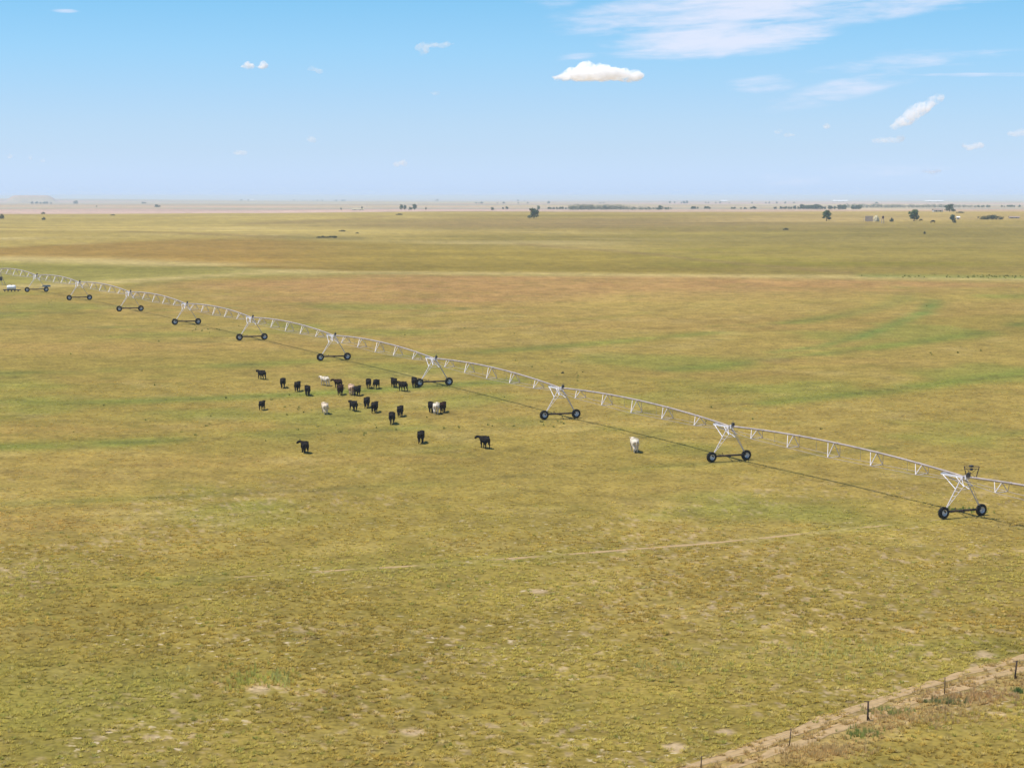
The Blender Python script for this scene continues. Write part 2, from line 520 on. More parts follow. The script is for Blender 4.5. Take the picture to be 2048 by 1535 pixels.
# small flecks of bare pale soil between the clumps of the nearer sward
ln_ = N(t, 'ShaderNodeVectorMath', operation='LENGTH')
t.links.new(pos, ln_.inputs[0])
near = mth(t, 'SUBTRACT', 1.0, smooth(t, ln_.outputs['Value'], 185.0, 235.0))
fleck = mth(t, 'MULTIPLY', smooth(t, noise(t, pos, 1.5, 2.0, 0.5), 0.63, 0.70), smooth(t, noise(t, pos, 0.06, 2.0, 0.5), 0.46, 0.60))
fl_ = mixc(t, mth(t, 'MULTIPLY', mth(t, 'MULTIPLY', fleck, near), 0.9), hv.outputs[2], (0.46, 0.36, 0.22, 1))
t.links.new(fl_, b.inputs['Base Color'])
bp = N(t, 'ShaderNodeBump')
bp.inputs['Strength'].default_value = 0.6
bp.inputs['Distance'].default_value = 0.12
t.links.new(nA, bp.inputs['Height'])
t.links.new(bp.outputs[0], b.inputs['Normal'])


def tag(o, label=None, cat=None, group=None, kind=None):
    if label:
        o['label'] = label
    if cat:
        o['category'] = cat
    if group:
        o['group'] = group
    if kind:
        o['kind'] = kind
    return o


# polar grid, fine where the photograph looks, one closed sheet to beyond the horizon
rows = [2.0, 20.0, 50.0, 80.0, 100.0, 112.0]
while rows[-1] < 60000:
    r = rows[-1]
    drp = float(np.interp(math.log(max(r, 41)), _ly, _dr))
    rows.append(r + min(max(3.0 * r * r / (F * max(drp, 4)), 0.3), 0.022 * r))
rows = np.array(rows)
fine = np.radians(np.linspace(-17.5, 17.5, 440))
coarse = np.radians(np.concatenate([np.linspace(17.5, 30, 14)[1:], np.linspace(30, 330, 60)[1:-1], np.linspace(330, 342.5, 14)[:-1]]))
azs = np.concatenate([fine, coarse])
RR, AA = np.meshgrid(rows, azs, indexing='ij')
GX, GY = RR * np.sin(AA), RR * np.cos(AA)
GZ = height(GX, GY)
nr, na = RR.shape
idx = np.arange(nr * na).reshape(nr, na)
nx = np.roll(idx, -1, axis=1)
quads = np.stack([idx[:-1], nx[:-1], nx[1:], idx[1:]], -1).reshape(-1, 4)[:, ::-1]
gv = np.stack([GX, GY, GZ], -1).reshape(-1, 3)
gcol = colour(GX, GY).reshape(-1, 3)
# close the hole under the camera
cv_ = np.array([[0, 0, H(0, 0)]])
gro = npmesh('ground', gv, quads, gm, gcol, True)
bm = bmesh.new()
bm.from_mesh(gro.data)
bm.verts.ensure_lookup_table()
bm.faces.new([bm.verts[i] for i in range(na)][::-1])
bm.to_mesh(gro.data)
bm.free()
tag(gro, kind='structure')


# ------------------------------------------------------------------ mesh builder
class MB:
    def __init__(s):
        s.v, s.f = [], []

    def add(s, vs, fs):
        o = len(s.v)
        s.v += [tuple(x) for x in vs]
        s.f += [tuple(i + o for i in f) for f in fs]

    def box(s, c, d, q=None):
        x, y, z = d[0] / 2, d[1] / 2, d[2] / 2
        vs = [Vector(p) for p in [(-x, -y, -z), (x, -y, -z), (x, y, -z), (-x, y, -z), (-x, -y, z), (x, -y, z), (x, y, z), (-x, y, z)]]
        if q is not None:
            vs = [q @ p for p in vs]
        s.add([p + Vector(c) for p in vs], [(0, 3, 2, 1), (4, 5, 6, 7), (0, 1, 5, 4), (1, 2, 6, 5), (2, 3, 7, 6), (3, 0, 4, 7)])

    def tube(s, pts, r, n=6, caps=True):
        pts = [Vector(p) for p in pts]
        rs = r if isinstance(r, (list, tuple)) else [r] * len(pts)
        vs = []
        for i, p in enumerate(pts):
            d = (pts[min(i + 1, len(pts) - 1)] - pts[max(i - 1, 0)]).normalized()
            a = d.cross(Vector((0, 0, 1)) if abs(d.z) < 0.95 else Vector((1, 0, 0))).normalized()
            bb = d.cross(a)
            for k in range(n):
                w = 2 * math.pi * k / n
                vs.append(p + (a * math.cos(w) + bb * math.sin(w)) * rs[i])
        fs = []
        for i in range(len(pts) - 1):
            for k in range(n):
                k2 = (k + 1) % n
                fs.append((i * n + k, i * n + k2, (i + 1) * n + k2, (i + 1) * n + k))
        if caps:
            fs.append(tuple(range(n))[::-1])
            fs.append(tuple((len(pts) - 1) * n + k for k in range(n)))
        s.add(vs, fs)

    def lathe(s, prof, c, axis='X', n=20):
        """profile of (offset along axis, radius)"""
        vs, fs = [], []
        for (o, r) in prof:
            for k in range(n):
                w = 2 * math.pi * k / n
                p = (o, r * math.cos(w), r * math.sin(w)) if axis == 'X' else (r * math.cos(w), r * math.sin(w), o) if axis == 'Z' else (r * math.cos(w), o, r * math.sin(w))
                vs.append(Vector(c) + Vector(p))
        for i in range(len(prof) - 1):
            for k in range(n):
                k2 = (k + 1) % n
                fs.append((i * n + k, i * n + k2, (i + 1) * n + k2, (i + 1) * n + k))
        s.add(vs, fs)

    def mesh(s, name, mat, smooth_=False):
        me = bpy.data.meshes.new(name)
        me.from_pydata(s.v, [], s.f)
        me.materials.append(mat)
        bm = bmesh.new()
        bm.from_mesh(me)
        bmesh.ops.recalc_face_normals(bm, faces=bm.faces)
        bm.to_mesh(me)
        bm.free()
        if smooth_:
            smoothmesh(me)
        return me

    def build(s, name, mat, parent=None, smooth_=False):
        o = link(s.mesh(name, mat, smooth_), name, parent)
        return o


def link(me, name, parent=None, loc=None, rot=None):
    o = bpy.data.objects.new(name, me)
    C.objects.link(o)
    o.parent = parent
    if loc is not None:
        o.location = loc
    if rot is not None:
        o.rotation_euler = rot
    return o


def empty(name, loc, rz=0.0):
    o = bpy.data.objects.new(name, None)
    o.empty_display_size = 0.5
    C.objects.link(o)
    o.location = loc
    o.rotation_euler = (0, 0, rz)
    return o


M_galv = material('galvanised_steel', (0.41, 0.335, 0.295), 0.5, 0.4, 0.2, 0.28, 1.2)
M_galvw = material('zinc_coating', (0.68, 0.60, 0.56), 0.5, 0.4, 0.1, 0.15, 2.0)
M_plate = material('bright_zinc_plate', (0.78, 0.74, 0.77), 0.4, 0.5, 0.1, 0.08, 2.0)
M_beam = material('weathered_steel', (0.10, 0.065, 0.05), 0.7, 0.3, 0.2, 0.3, 2.0)
M_tyre = material('tyre_rubber', (0.018, 0.016, 0.016), 0.85, 0.3, 0, 0.3, 6.0)
M_rim = material('pale_rim_paint', (0.80, 0.78, 0.77), 0.5, 0.4, 0, 0.15, 4.0)
M_box = material('dark_control_box', (0.05, 0.05, 0.06), 0.5, 0.4, 0, 0.2, 4.0)
M_hose = material('drop_hose', (0.42, 0.38, 0.33), 0.6, 0.3, 0, 0.2, 4.0)

# ------------------------------------------------------------------ the centre pivot irrigation machine
PH = 4.05     # height of the water pipe
mach = empty('irrigation_machine', (PIV[0], PIV[1], H(*PIV)))
tag(mach, 'long galvanised centre pivot irrigation machine on wheeled towers, crossing the whole pasture', 'irrigation machine')


def tower_meshes():
    d = {}
    m = MB()      # saddle and braces under the pipe
    m.box((-1.6, 0, PH - 0.06), (3.5, 0.36, 0.22))
    m.box((0.62, 0, PH), (0.24, 0.42, 0.42))
    for s in (-1, 1):
        m.tube([(-3.2, s * 0.12, PH - 0.08), (0.0, s * 0.80, 2.75)], 0.045)
        m.tube([(0.80, s * 0.52, 3.18), (0.05, s * 0.22, PH - 0.15)], 0.035)
        m.tube([(0.80, s * 0.52, 3.18), (-0.9, s * 0.18, PH - 0.12)], 0.035)
    m.tube([(0.80, -0.52, 3.18), (0.80, 0.52, 3.18)], 0.03)
    m.tube([(0.0, -0.80, 2.75), (0.0, 0.80, 2.75)], 0.03)
    d['drive_tower'] = (m.mesh('drive_tower', M_plate), None)
    m = MB()      # one leg (mirrored by rotation for the other side)
    m.tube([(0, -2.15, 0.78), (0, -0.20, PH - 0.12)], 0.062)
    m.tube([(0.03, -2.15, 0.85), (0.80, -0.52, 3.18)], 0.032)
    d['plain_leg'] = (m.mesh('leg', M_galvw), None)
    for k, q in enumerate((0.22, 0.40, 0.58, 0.76, 0.92)):
        a = Vector((0, -2.15, 0.78)).lerp(Vector((0, -0.20, PH - 0.12)), q * 0.78)
        bb = Vector((0.03, -2.15, 0.85)).lerp(Vector((0.80, -0.52, 3.18)), q)
        m.tube([a, bb], 0.026, 5)
    d['leg'] = (m.mesh('leg', M_galvw), None)
    m = MB()
    m.tube([(0, -2.26, 0.70), (0, 2.26, 0.70)], 0.085, 8)
    m.box((0.05, 0, 0.66), (0.26, 0.30, 0.26))
    m.tube([(0.05, -2.1, 0.6), (0.05, 2.1, 0.6)], 0.03, 6)
    m.tube([(0, -0.95, 0.72), (0.0, -0.85, 1.05)], 0.04, 6)
    d['base_beam'] = (m.mesh('base_beam', M_beam), None)
    m = MB()
    w = 0.15
    prof = [(-w, 0.29), (-w - 0.02, 0.37), (-w - 0.015, 0.50), (-w * 0.8, 0.57), (0, 0.585), (w * 0.8, 0.57), (w + 0.015, 0.50), (w + 0.02, 0.37), (w, 0.29), (-w, 0.29)]
    m.lathe(prof, (0, 0, 0), 'X', 28)
    for k in range(22):
        for sx in (-1, 1):
            a = 2 * math.pi * (k + (0.5 if sx > 0 else 0)) / 22
            q = Quaternion((1, 0, 0), a) @ Quaternion((0, 1, 0), 0) @ Quaternion((0, 0, 1), sx * 0.6)
            m.box(Quaternion((1, 0, 0), a) @ Vector((sx * 0.085, 0, 0.583)), (0.18, 0.045, 0.05), q)
    d['tyre'] = (m.mesh('tyre', M_tyre), None)
    m = MB()
    m.lathe([(-0.17, 0.31), (-0.15, 0.287), (0.0, 0.26), (0.15, 0.287), (0.17, 0.31)], (0, 0, 0), 'X', 24)
    m.lathe([(-0.06, 0.265), (-0.05, 0.13), (-0.10, 0.11), (-0.10, 0.0)], (0, 0, 0), 'X', 24)
    m.lathe([(-0.04, 0.265), (-0.03, 0.13), (0.06, 0.10), (0.06, 0.0)], (0, 0, 0), 'X', 24)
    for k in range(8):
        a = 2 * math.pi * k / 8
        m.box((-0.02, 0.19 * math.cos(a), 0.19 * math.sin(a)), (0.05, 0.04, 0.04))
    d['rim'] = (m.mesh('rim', M_rim, True), None)
    m = MB()
    m.box((0, 0, 0), (0.26, 0.30, 0.34))
    m.lathe([(-0.22, 0.0), (-0.22, 0.10), (0.0, 0.13)], (0, 0, 0), 'X', 10)
    d['gearbox'] = (m.mesh('gearbox', M_box), None)
    m = MB()
    m.box((0.85, 0.0, PH + 0.30), (0.30, 0.26, 0.34))
    m.tube([(0.85, 0, PH + 0.1), (0.85, 0, PH + 0.75)], 0.025, 5)
    d['control_box'] = (m.mesh('control_box', M_box), None)
    return d


TM = tower_meshes()


def span_meshes():
    d = {}

    def zp(s):
        return 0.64 * (1 - ((s / SPAN) * 2 - 1) ** 2)
    m = MB()
    xs = np.linspace(0, SPAN, 33)
    m.tube([(x, 0, zp(x)) for x in xs], 0.115, 8)
    for x in np.linspace(0, SPAN, 7)[1:-1]:
        z = zp(x)
        m.tube([(x - 0.12, 0, z), (x + 0.12, 0, z)], 0.145, 8)
    d['span_pipe'] = m.mesh('span_pipe', M_galv, True)
    xt = [0.135, 0.305, 0.485, 0.665, 0.845]
    dep = [1.0, 1.35, 1.55, 1.35, 1.0]
    bot = []
    for i, (q, h) in enumerate(zip(xt, dep)):
        x = q * SPAN
        m = MB()
        z = zp(x)
        for s in (-1, 1):
            e = (x, s * 0.82, z - h)
            m.tube([(x, 0, z - 0.05), e], 0.05, 6)
            m.tube([(x + s * 1.0, 0, zp(x + s * 1.0) - 0.05), e], 0.042, 6)
        m.tube([(x, -0.82, z - h), (x, 0.82, z - h)], 0.042, 6)
        d['truss%d' % i] = m.mesh('truss', M_galvw)
        bot.append((x, z - h))
    for s in (-1, 1):
        m = MB()
        pts = [(0.0, s * 0.2, -0.42)] + [(x, s * 0.82, z) for x, z in bot] + [(SPAN, s * 0.2, -0.42)]
        for a, bb in zip(pts[:-1], pts[1:]):
            m.tube([a, bb], 0.028, 5)
        d['rod%d' % s] = m.mesh('truss_rod', M_galv)
    m = MB()
    m.tube([(0, 0.0, 0.0), (0, 0.16, 0.14), (0, 0.26, 0.0), (0, 0.26, -1.05)], 0.015, 5)
    m.tube([(0, 0.26, -1.0), (0, 0.26, -1.2)], 0.032, 6)
    d['drop'] = m.mesh('sprinkler_drop', M_hose)
    d['zp'] = zp
    return d


SM = span_meshes()
tow, tang = [], []
for i in range(0, 11):
    p = TOWP[i]
    q = (TOWP[i - 1] if i else TOWP[0]) - (TOWP[i + 1] if i < 10 else PIV)
    tang.append(math.atan2(q[1], q[0]) - R(4))
    side = np.array([-math.sin(tang[-1]), math.cos(tang[-1])])
    z = 0.5 * (H(*(p + side * 2.0)) + H(*(p - side * 2.0)))
    tow.append(Vector((p[0], p[1], z)))
org = mach.location.copy()
for i, p in enumerate(tow):
    q = link(TM['drive_tower'][0], 'drive_tower', mach, p - org, (0, 0, tang[i]))
    lk = lambda nm, loc=(0, 0, 0), rot=(0, 0, 0): link(TM[nm][0], nm, q, loc, rot)
    lk('leg')
    o = link(TM['plain_leg'][0], 'leg', q)
    o.scale = (1, -1, 1)
    lk('base_beam')
    for s in (-1, 1):
        spin = random.uniform(0, 6)
        lk('tyre', (0, s * 2.3, 0.60), (spin, 0, 0))
        lk('rim', (0, s * 2.3, 0.60), (spin, 0, 0))
        lk('gearbox', (-0.24, s * 2.24, 0.62))
    lk('control_box')
    if i == 1:
        m = MB()
        for (y0, xx) in ((-0.3, 0.95), (0.35, 1.55)):
            m.tube([(xx, y0, PH), (xx + (0.22 if xx > 1.2 else -0.22), y0 * 1.6, PH + 1.15)], 0.05, 6)
        a, bb = Vector((0.73, -0.48, PH + 1.1)), Vector((1.77, 0.56, PH + 1.15))
        for dz in (0, -0.22):
            m.tube([a + Vector((0, 0, dz)), bb + Vector((0, 0, dz))], 0.035, 6)
        for k in range(6):
            u = a.lerp(bb, 0.1 + 0.16 * k)
            m.tube([u + Vector((-0.35, 0.35, 0)), u + Vector((0.35, -0.35, 0))], 0.022, 5)
        m.tube([(0.95, -0.3, PH + 0.05), (1.6, 0.42, PH + 0.95)], 0.02, 5)
        m.tube([(1.55, 0.35, PH + 0.05), (0.85, -0.4, PH + 0.95)], 0.02, 5)
        fr = m.build('control_rack', M_beam, q)
        m = MB()
        m.box((1.22, 0.02, PH + 1.16), (0.34, 0.30, 0.2))
        m.box((1.22, 0.02, PH + 0.86), (0.22, 0.22, 0.22))
        m.build('rack_box', M_box, q)
ends = [Vector((PIV[0], PIV[1], H(*PIV)))] + tow[::-1]
for i in range(len(ends) - 1):
    a, bb = ends[i] + Vector((0, 0, PH)), ends[i + 1] + Vector((0, 0, PH))
    d = bb - a
    q = link(SM['span_pipe'], 'span_pipe', mach, a - org)
    q.rotation_euler = (0, -math.atan2(d.z, math.hypot(d.x, d.y)), math.atan2(d.y, d.x))
    q.scale = (d.length / SPAN, 1, 1)
    for k in range(5):
        link(SM['truss%d' % k], 'truss', q)
    for s in (-1, 1):
        link(SM['rod%d' % s], 'truss_rod', q)
    for k in range(4):
        x = SPAN * (0.21 + 0.19 * k)
        link(SM['drop'], 'sprinkler_drop', q, (x, 0, SM['zp'](x)))
# the pivot stand at the inner end
m = MB()
for sx in (-1, 1):
    for sy in (-1, 1):
        m.tube([(sx * 1.5, sy * 1.5, 0), (sx * 0.3, sy * 0.3, PH - 0.4)], 0.06, 6)
for z, w in ((1.2, 1.1), (2.5, 0.72)):
    pts = [(w, w, z), (-w, w, z), (-w, -w, z), (w, -w, z), (w, w, z)]
    m.tube(pts, 0.035, 5)
m.box((0, 0, PH - 0.35), (0.9, 0.9, 0.1))
pv = m.build('pivot_stand', M_galv, mach)
m = MB()
m.tube([(0, 0, 0), (0, 0, PH + 0.1)], 0.12, 8)
m.tube([(0, 0, PH + 0.1), (0.3, -0.5, PH + 0.1)], 0.12, 8)
m.build('riser_pipe', M_galv, pv)
m = MB()
m.box((1.0, -1.25, 1.6), (0.7, 0.3, 1.0))
m.build('control_panel', M_box, pv)

# ------------------------------------------------------------------ tank, trough near the pivot
M_white = material('white_tank_plastic', (0.82, 0.82, 0.84), 0.4, 0.5, 0, 0.04, 2.0)
M_blue = material('faded_blue_steel', (0.16, 0.25, 0.36), 0.6, 0.4, 0, 0.2, 2.0)
p = ground(23, 583)
tk = empty('chemical_tank', p, R(4))
tag(tk, 'white horizontal plastic tank on a dark skid beside the pivot stand', 'tank')
m = MB()
m.lathe([(-1.05, 0.0), (-1.05, 0.36), (-0.98, 0.5), (-0.6, 0.55), (0.6, 0.55), (0.98, 0.5), (1.05, 0.36), (1.05, 0.0)], (0, 0, 1.02), 'X', 20)
for x in (-0.5, 0, 0.5):
    m.lathe([(x - 0.04, 0.552), (x - 0.03, 0.57), (x + 0.03, 0.57), (x + 0.04, 0.552)], (0, 0, 1.02), 'X', 20)
m.build('tank_body', M_white, tk, True)
m = MB()
m.lathe([(1.50, 0.16), (1.66, 0.16), (1.66, 0.0)], (0, 0, 0), 'Z', 12)
m.build('lid', M_box, tk)
m = MB()
for y in (-0.4, 0.4):
    m.box((0.1, y, 0.42), (4.2, 0.14, 0.2))
for x in (-1.6, -0.8, 0, 0.8, 1.6):
    m.box((x, 0, 0.44), (0.14, 0.7, 0.14))
    for y in (-0.4, 0.4):
        m.box((x, y, 0.16), (0.12, 0.12, 0.32))
m.build('skid', M_box, tk)
p = ground(88, 580)
tr = empty('flat_trailer', (p.x, p.y + 3, H(p.x, p.y + 3)), R(8))
tag(tr, 'small blue grey flat trailer parked behind the tower wheel nearest the pivot', 'trailer')
m = MB()
m.box((0, 0, 0.72), (1.9, 1.1, 0.12))
for s in (-1, 1):
    m.box((0, s * 0.53, 0.92), (1.9, 0.05, 0.28))
    m.box((s * 0.93, 0, 0.92), (0.05, 1.0, 0.28))
m.tube([(-0.95, 0, 0.68), (-1.8, 0, 0.4)], 0.05, 6)
m.build('bed', M_blue, tr)
for s in (-1, 1):
    m = MB()
    m.lathe([(-0.09, 0.12), (-0.09, 0.3), (0, 0.32), (0.09, 0.3), (0.09, 0.12), (-0.09, 0.12)], (0, s * 0.62, 0.32), 'Y', 16)
    m.build('wheel', M_tyre, tr)
# the lathe above runs along Y because the axle crosses the bed

# ------------------------------------------------------------------ cows
M_black = material('black_hide', (0.013, 0.009, 0.007), 0.85, 0.12, 0, 0.4, 3.0)
M_dbrown = material('dark_brown_hide', (0.03, 0.012, 0.008), 0.9, 0.1, 0, 0.35, 3.0)
M_cream = material('cream_hide', (0.66, 0.52, 0.38), 0.8, 0.2, 0, 0.16, 2.0)
M_wht = material('white_hide', (0.66, 0.56, 0.43), 0.8, 0.2, 0, 0.10, 2.0)
M_tan = material('pale_tan_hide', (0.55, 0.36, 0.24), 0.8, 0.2, 0, 0.2, 2.0)


def cow_mesh(name, pose):
    V, E, Rr = [], [], []

    def ch(pts, start=None):
        prev = start
        for (p, r) in pts:
            V.append(p)
            Rr.append(r if isinstance(r, tuple) else (r, r))
            if prev is not None:
                E.append((prev, len(V) - 1))
            prev = len(V) - 1
        return prev
    ch([((0, 0.0, 1.00), (0.35, 0.36))])
    ch([((0, -0.32, 1.02), (0.36, 0.35)), ((0, -0.62, 1.07), (0.31, 0.27)), ((0, -0.86, 1.10), (0.20, 0.17))], 0)      # 1,2,3
    ch([((0, 0.32, 0.99), (0.33, 0.36)), ((0, 0.62, 1.04), (0.27, 0.32))], 0)                                            # 4,5
    hx = 0.0
    if pose == 'graze':
        nk = [((0, 0.92, 0.92), (0.17, 0.2)), ((0, 1.15, 0.60), (0.13, 0.15)), ((0, 1.25, 0.38), (0.12, 0.13)), ((0, 1.32, 0.10), (0.085, 0.08))]
    elif pose == 'turn':
        nk = [((-0.08, 0.92, 1.14), (0.17, 0.2)), ((-0.28, 1.12, 1.22), (0.13, 0.16)), ((-0.44, 1.16, 1.20), (0.15, 0.15)), ((-0.66, 1.14, 1.02), (0.115, 0.11))]
    else:
        nk = [((0, 0.94, 1.14), (0.17, 0.21)), ((0, 1.18, 1.25), (0.13, 0.16)), ((0, 1.31, 1.23), (0.15, 0.16)), ((0, 1.54, 1.03), (0.115, 0.11))]
    ch(nk, 5)
    poll = 8
    pv = Vector(V[poll])
    fw = (Vector(V[9]) - pv).normalized()
    sd = fw.cross(Vector((0, 0, 1))).normalized()
    for s in (-1, 1):
        e = pv + sd * s * 0.20 - fw * 0.05 + Vector((0, 0, 0.06))
        e2 = pv + sd * s * 0.30 - fw * 0.08 + Vector((0, 0, 0.02))
        ch([(tuple(e), (0.05, 0.03)), (tuple(e2), (0.025, 0.02))], poll)
    off = {'stand': (0.02, -0.03, 0.04, -0.04), 'walk': (0.17, -0.16, -0.15, 0.17), 'graze': (0.14, -0.08, -0.05, 0.08), 'turn': (-0.1, 0.12, 0.12, -0.1)}[pose]
    for k, s in enumerate((-1, 1)):
        d = off[k]
        ch([((s * 0.17, 0.56, 0.72), (0.13, 0.15)), ((s * 0.17, 0.58 + d * 0.6, 0.42), (0.07, 0.075)), ((s * 0.165, 0.57 + d, 0.12), (0.045, 0.048)), ((s * 0.165, 0.61 + d, 0.03), (0.06, 0.062))], 5)
    for k, s in enumerate((-1, 1)):
        d = off[k + 2]
        ch([((s * 0.19, -0.60, 0.80), (0.16, 0.20)), ((s * 0.19, -0.60 + d * 0.5, 0.58), (0.10, 0.12)), ((s * 0.175, -0.78 + d * 0.8, 0.42), (0.06, 0.07)), ((s * 0.17, -0.72 + d, 0.12), (0.047, 0.05)),
            ((s * 0.17, -0.68 + d, 0.03), (0.06, 0.065))], 2)
    sw = 0.35 if pose == 'turn' else 0.03
    ch([((0.0, -1.02, 1.10), 0.045), ((-sw * 0.4, -1.09, 0.85), 0.03), ((-sw, -1.08, 0.55), 0.03), ((-sw * 1.1, -1.07, 0.36), 0.05), ((-sw * 1.1, -1.06, 0.26), 0.02)], 3)
    me = bpy.data.meshes.new(name)
    me.from_pydata(V, E, [])
    ob = bpy.data.objects.new(name, me)
    C.objects.link(ob)
    ob.modifiers.new('skin', 'SKIN').use_smooth_shade = True
    for i, r in enumerate(Rr):
        me.skin_vertices[0].data[i].radius = r
        me.skin_vertices[0].data[i].use_root = (i == 0)
    sb = ob.modifiers.new('sub', 'SUBSURF')
    sb.levels = sb.render_levels = 1
    dg = bpy.context.evaluated_depsgraph_get()
    out = bpy.data.meshes.new_from_object(ob.evaluated_get(dg))
    bpy.data.objects.remove(ob)
    zmin = min(v.co.z for v in out.vertices)
    for v in out.vertices:
        v.co.z -= zmin
    return out


COATS = {'black': M_black, 'brown': M_dbrown, 'cream': M_cream, 'white': M_wht, 'tan': M_tan}
_cow = {}
_base = {}


def cowmesh(pose, coat):
    if pose not in _base:
        _base[pose] = cow_mesh('cow_' + pose, pose)
    if (pose, coat) not in _cow:
        me = _base[pose].copy()
        me.materials.clear()
        me.materials.append(COATS[coat])
        smoothmesh(me)
        _cow[pose, coat] = me
    return _cow[pose, coat]


cows = [
    (523.7, 759, 54, 'stand', 'black', 'black cow standing side on, farthest left in the back row of the herd', 1.05),
    (566, 776, 4, 'walk', 'black', 'black cow second from the left in the back row, seen from behind', 1.06),
    (595, 783, -8, 'stand', 'black', 'black cow third from the left in the back row, between two other black cows', 1.06),
    (615, 791, 14, 'walk', 'black', 'black cow fourth from the left in the back row, left of the cream cow', 1.06),
    (650, 771, 56, 'stand', 'white', 'whitish cow standing almost side on at the back of the herd', 1.05),
    (676.5, 776, 48, 'turn', 'brown', 'dark brown cow with its head turned left, directly behind a brown black cow', 1.0),
    (681, 790, -6, 'walk', 'brown', 'brown black cow seen from behind, just in front of the dark brown cow', 1.06),
    (702.5, 790, 12, 'stand', 'tan', 'pale tan cow shoulder to shoulder with a black cow in the back row', 1.12),
    (715, 792, -14, 'walk', 'black', 'black cow pressed against the right side of the pale tan cow', 1.06),
    (737, 777, 6, 'stand', 'black', 'left one of the black pair in the middle of the back row', 1.04),
    (753, 778, -18, 'turn', 'black', 'right one of the black pair in the middle of the back row', 1.03),
    (788, 775, 22, 'stand', 'black', 'black cow behind the broad black cow, left of the tower wheel', 1.04),
    (806, 783, 52, 'stand', 'black', 'broad black cow turned three quarters to the left, near the tower wheel', 1.08),
    (828.5, 774.5, 8, 'stand', 'black', 'black cow standing right against the left wheel of an irrigation tower', 1.08),
    (524, 820, -12, 'stand', 'black', 'lone small black cow at the far left, below the back row', 0.92),
    (650, 828, 18, 'walk', 'cream', 'cream cow walking alone in the middle of the herd', 1.12),
    (707, 822, 38, 'walk', 'black', 'black cow with its head to the left, leftmost of three in the middle row', 1.06),
    (733.7, 816, -4, 'stand', 'black', 'slim black cow in the middle row, just behind and between two others', 1.05),
    (749.5, 825, -10, 'walk', 'black', 'black cow in the middle row, rightmost of a close group of three', 1.08),
    (784, 848, 6, 'walk', 'black', 'black cow walking out in front of the middle row, nearest of that row', 1.12),
    (800.6, 833, -6, 'stand', 'black', 'black cow just behind and right of the one leading the middle row', 1.05),
    (862, 825, 8, 'stand', 'black', 'black cow on the left side of the cream cow in the trio', 1.05),
    (872.5, 828, -4, 'walk', 'white', 'whitish cow in the middle of a trio between two dark cows', 1.10),
    (886, 825, -8, 'walk', 'brown', 'brown black cow on the right side of the whitish cow in the trio', 1.05),
    (609.5, 906, 24, 'turn', 'black', 'black cow swinging its tail, alone at the front left of the herd', 1.08),
    (842, 887, -4, 'stand', 'black', 'black cow standing alone at the front, seen squarely from behind', 1.10),
    (969.7, 897, 36, 'turn', 'black', 'broad black cow alone at the front, right of the herd', 1.12),
    (1269, 904.5, 10, 'walk', 'white', 'white cow standing alone under the irrigation pipe, far right of the herd', 1.22),
    (1842, 442.5, 88, 'graze', 'black', 'distant dark cow right beside the round tree on the far rise', 1.2),
    (1866, 446, 92, 'graze', 'black', 'distant dark cow alone in the open between two far trees', 1.5),
]
for (px, py, hd, pose, coat, lab, s) in cows:
    p = ground(px, py)
    o = link(cowmesh(pose, coat), 'cow', None, (p.x, p.y, p.z - 0.015), (0, 0, R(hd * 0.72 if hd < 80 else hd)))
    o.scale = (s * 1.06, s * 0.94, s)
    tag(o, lab, 'cow', 'cattle grazing in the pasture')

# ------------------------------------------------------------------ tracks by the fence
M_track = bpy.data.materials.new('sandy_track')
M_track.use_nodes = True
t = M_track.node_tree
b = t.nodes['Principled BSDF']
b.inputs['Roughness'].default_value = 1.0
b.inputs['Specular IOR Level'].default_value = 0.05
pos = N(t, 'ShaderNodeNewGeometry').outputs['Position']
t.links.new(mixc(t, noise(t, pos, 0.9, 5, 0.7), ramp(t, noise(t, pos, 2.6, 5, 0.65), [(0.3, (0.29, 0.18, 0.09)), (0.5, (0.42, 0.275, 0.15)), (0.75, (0.54, 0.37, 0.215))]), (0.36, 0.255, 0.115, 1)), b.inputs['Base Color'])
tv, tf = [], []
tc_ = np.array(TRACKC)
d0 = (tc_[-1] - tc_[0]) / np.hypot(*(tc_[-1] - tc_[0]))
tc_ = np.concatenate([[tc_[0] - d0 * 14], tc_, [tc_[-1] + d0 * 14]])
cum = np.concatenate([[0], np.cumsum(np.hypot(*np.diff(tc_, axis=0).T))])
ss = np.arange(0, cum[-1], 0.35)
cx, cy = np.interp(ss, cum, tc_[:, 0]), np.interp(ss, cum, tc_[:, 1])
tx, ty = np.gradient(cx), np.gradient(cy)
ln = np.hypot(tx, ty)
nxx, nyy = -ty / ln, tx / ln
for off, wd in ((-0.95, 0.72), (0.85, 0.72)):
    wob = fbm(ss, ss * 0 + off * 9, 2.2, 3, 71)
    keep = fbm(ss, ss * 0 + off * 5, 6.0, 2, 72)
    wl = wd * (0.35 + 0.9 * wob) * (0.45 + 0.9 * keep)
    wr = wd * (0.35 + 0.9 * fbm(ss, ss * 0 + off * 3 + 4, 1.8, 3, 73)) * (0.45 + 0.9 * keep)
    base = len(tv)
    cols = [-1, -0.4, 0.4, 1]
    for k in range(len(ss)):
        for cq in cols:
            u = off + (cq * (wl[k] if cq < 0 else wr[k]))
            x, y = cx[k] + nxx[k] * u, cy[k] + nyy[k] * u
            tv.append((x, y, 0.018 if abs(cq) > 0.9 else 0.03))
    for k in range(len(ss) - 1):
        for q in range(3):
            i0 = base + k * 4 + q
            tf.append((i0, i0 + 1, i0 + 5, i0 + 4))
tv = np.array(tv)
tv[:, 2] += height(tv[:, 0], tv[:, 1])
tro = npmesh('dirt_track', tv, np.array(tf)[:, ::-1], M_track, None, True)
tag(tro, kind='structure')
rt = np.hypot(*(TOWP[1] - PIV))
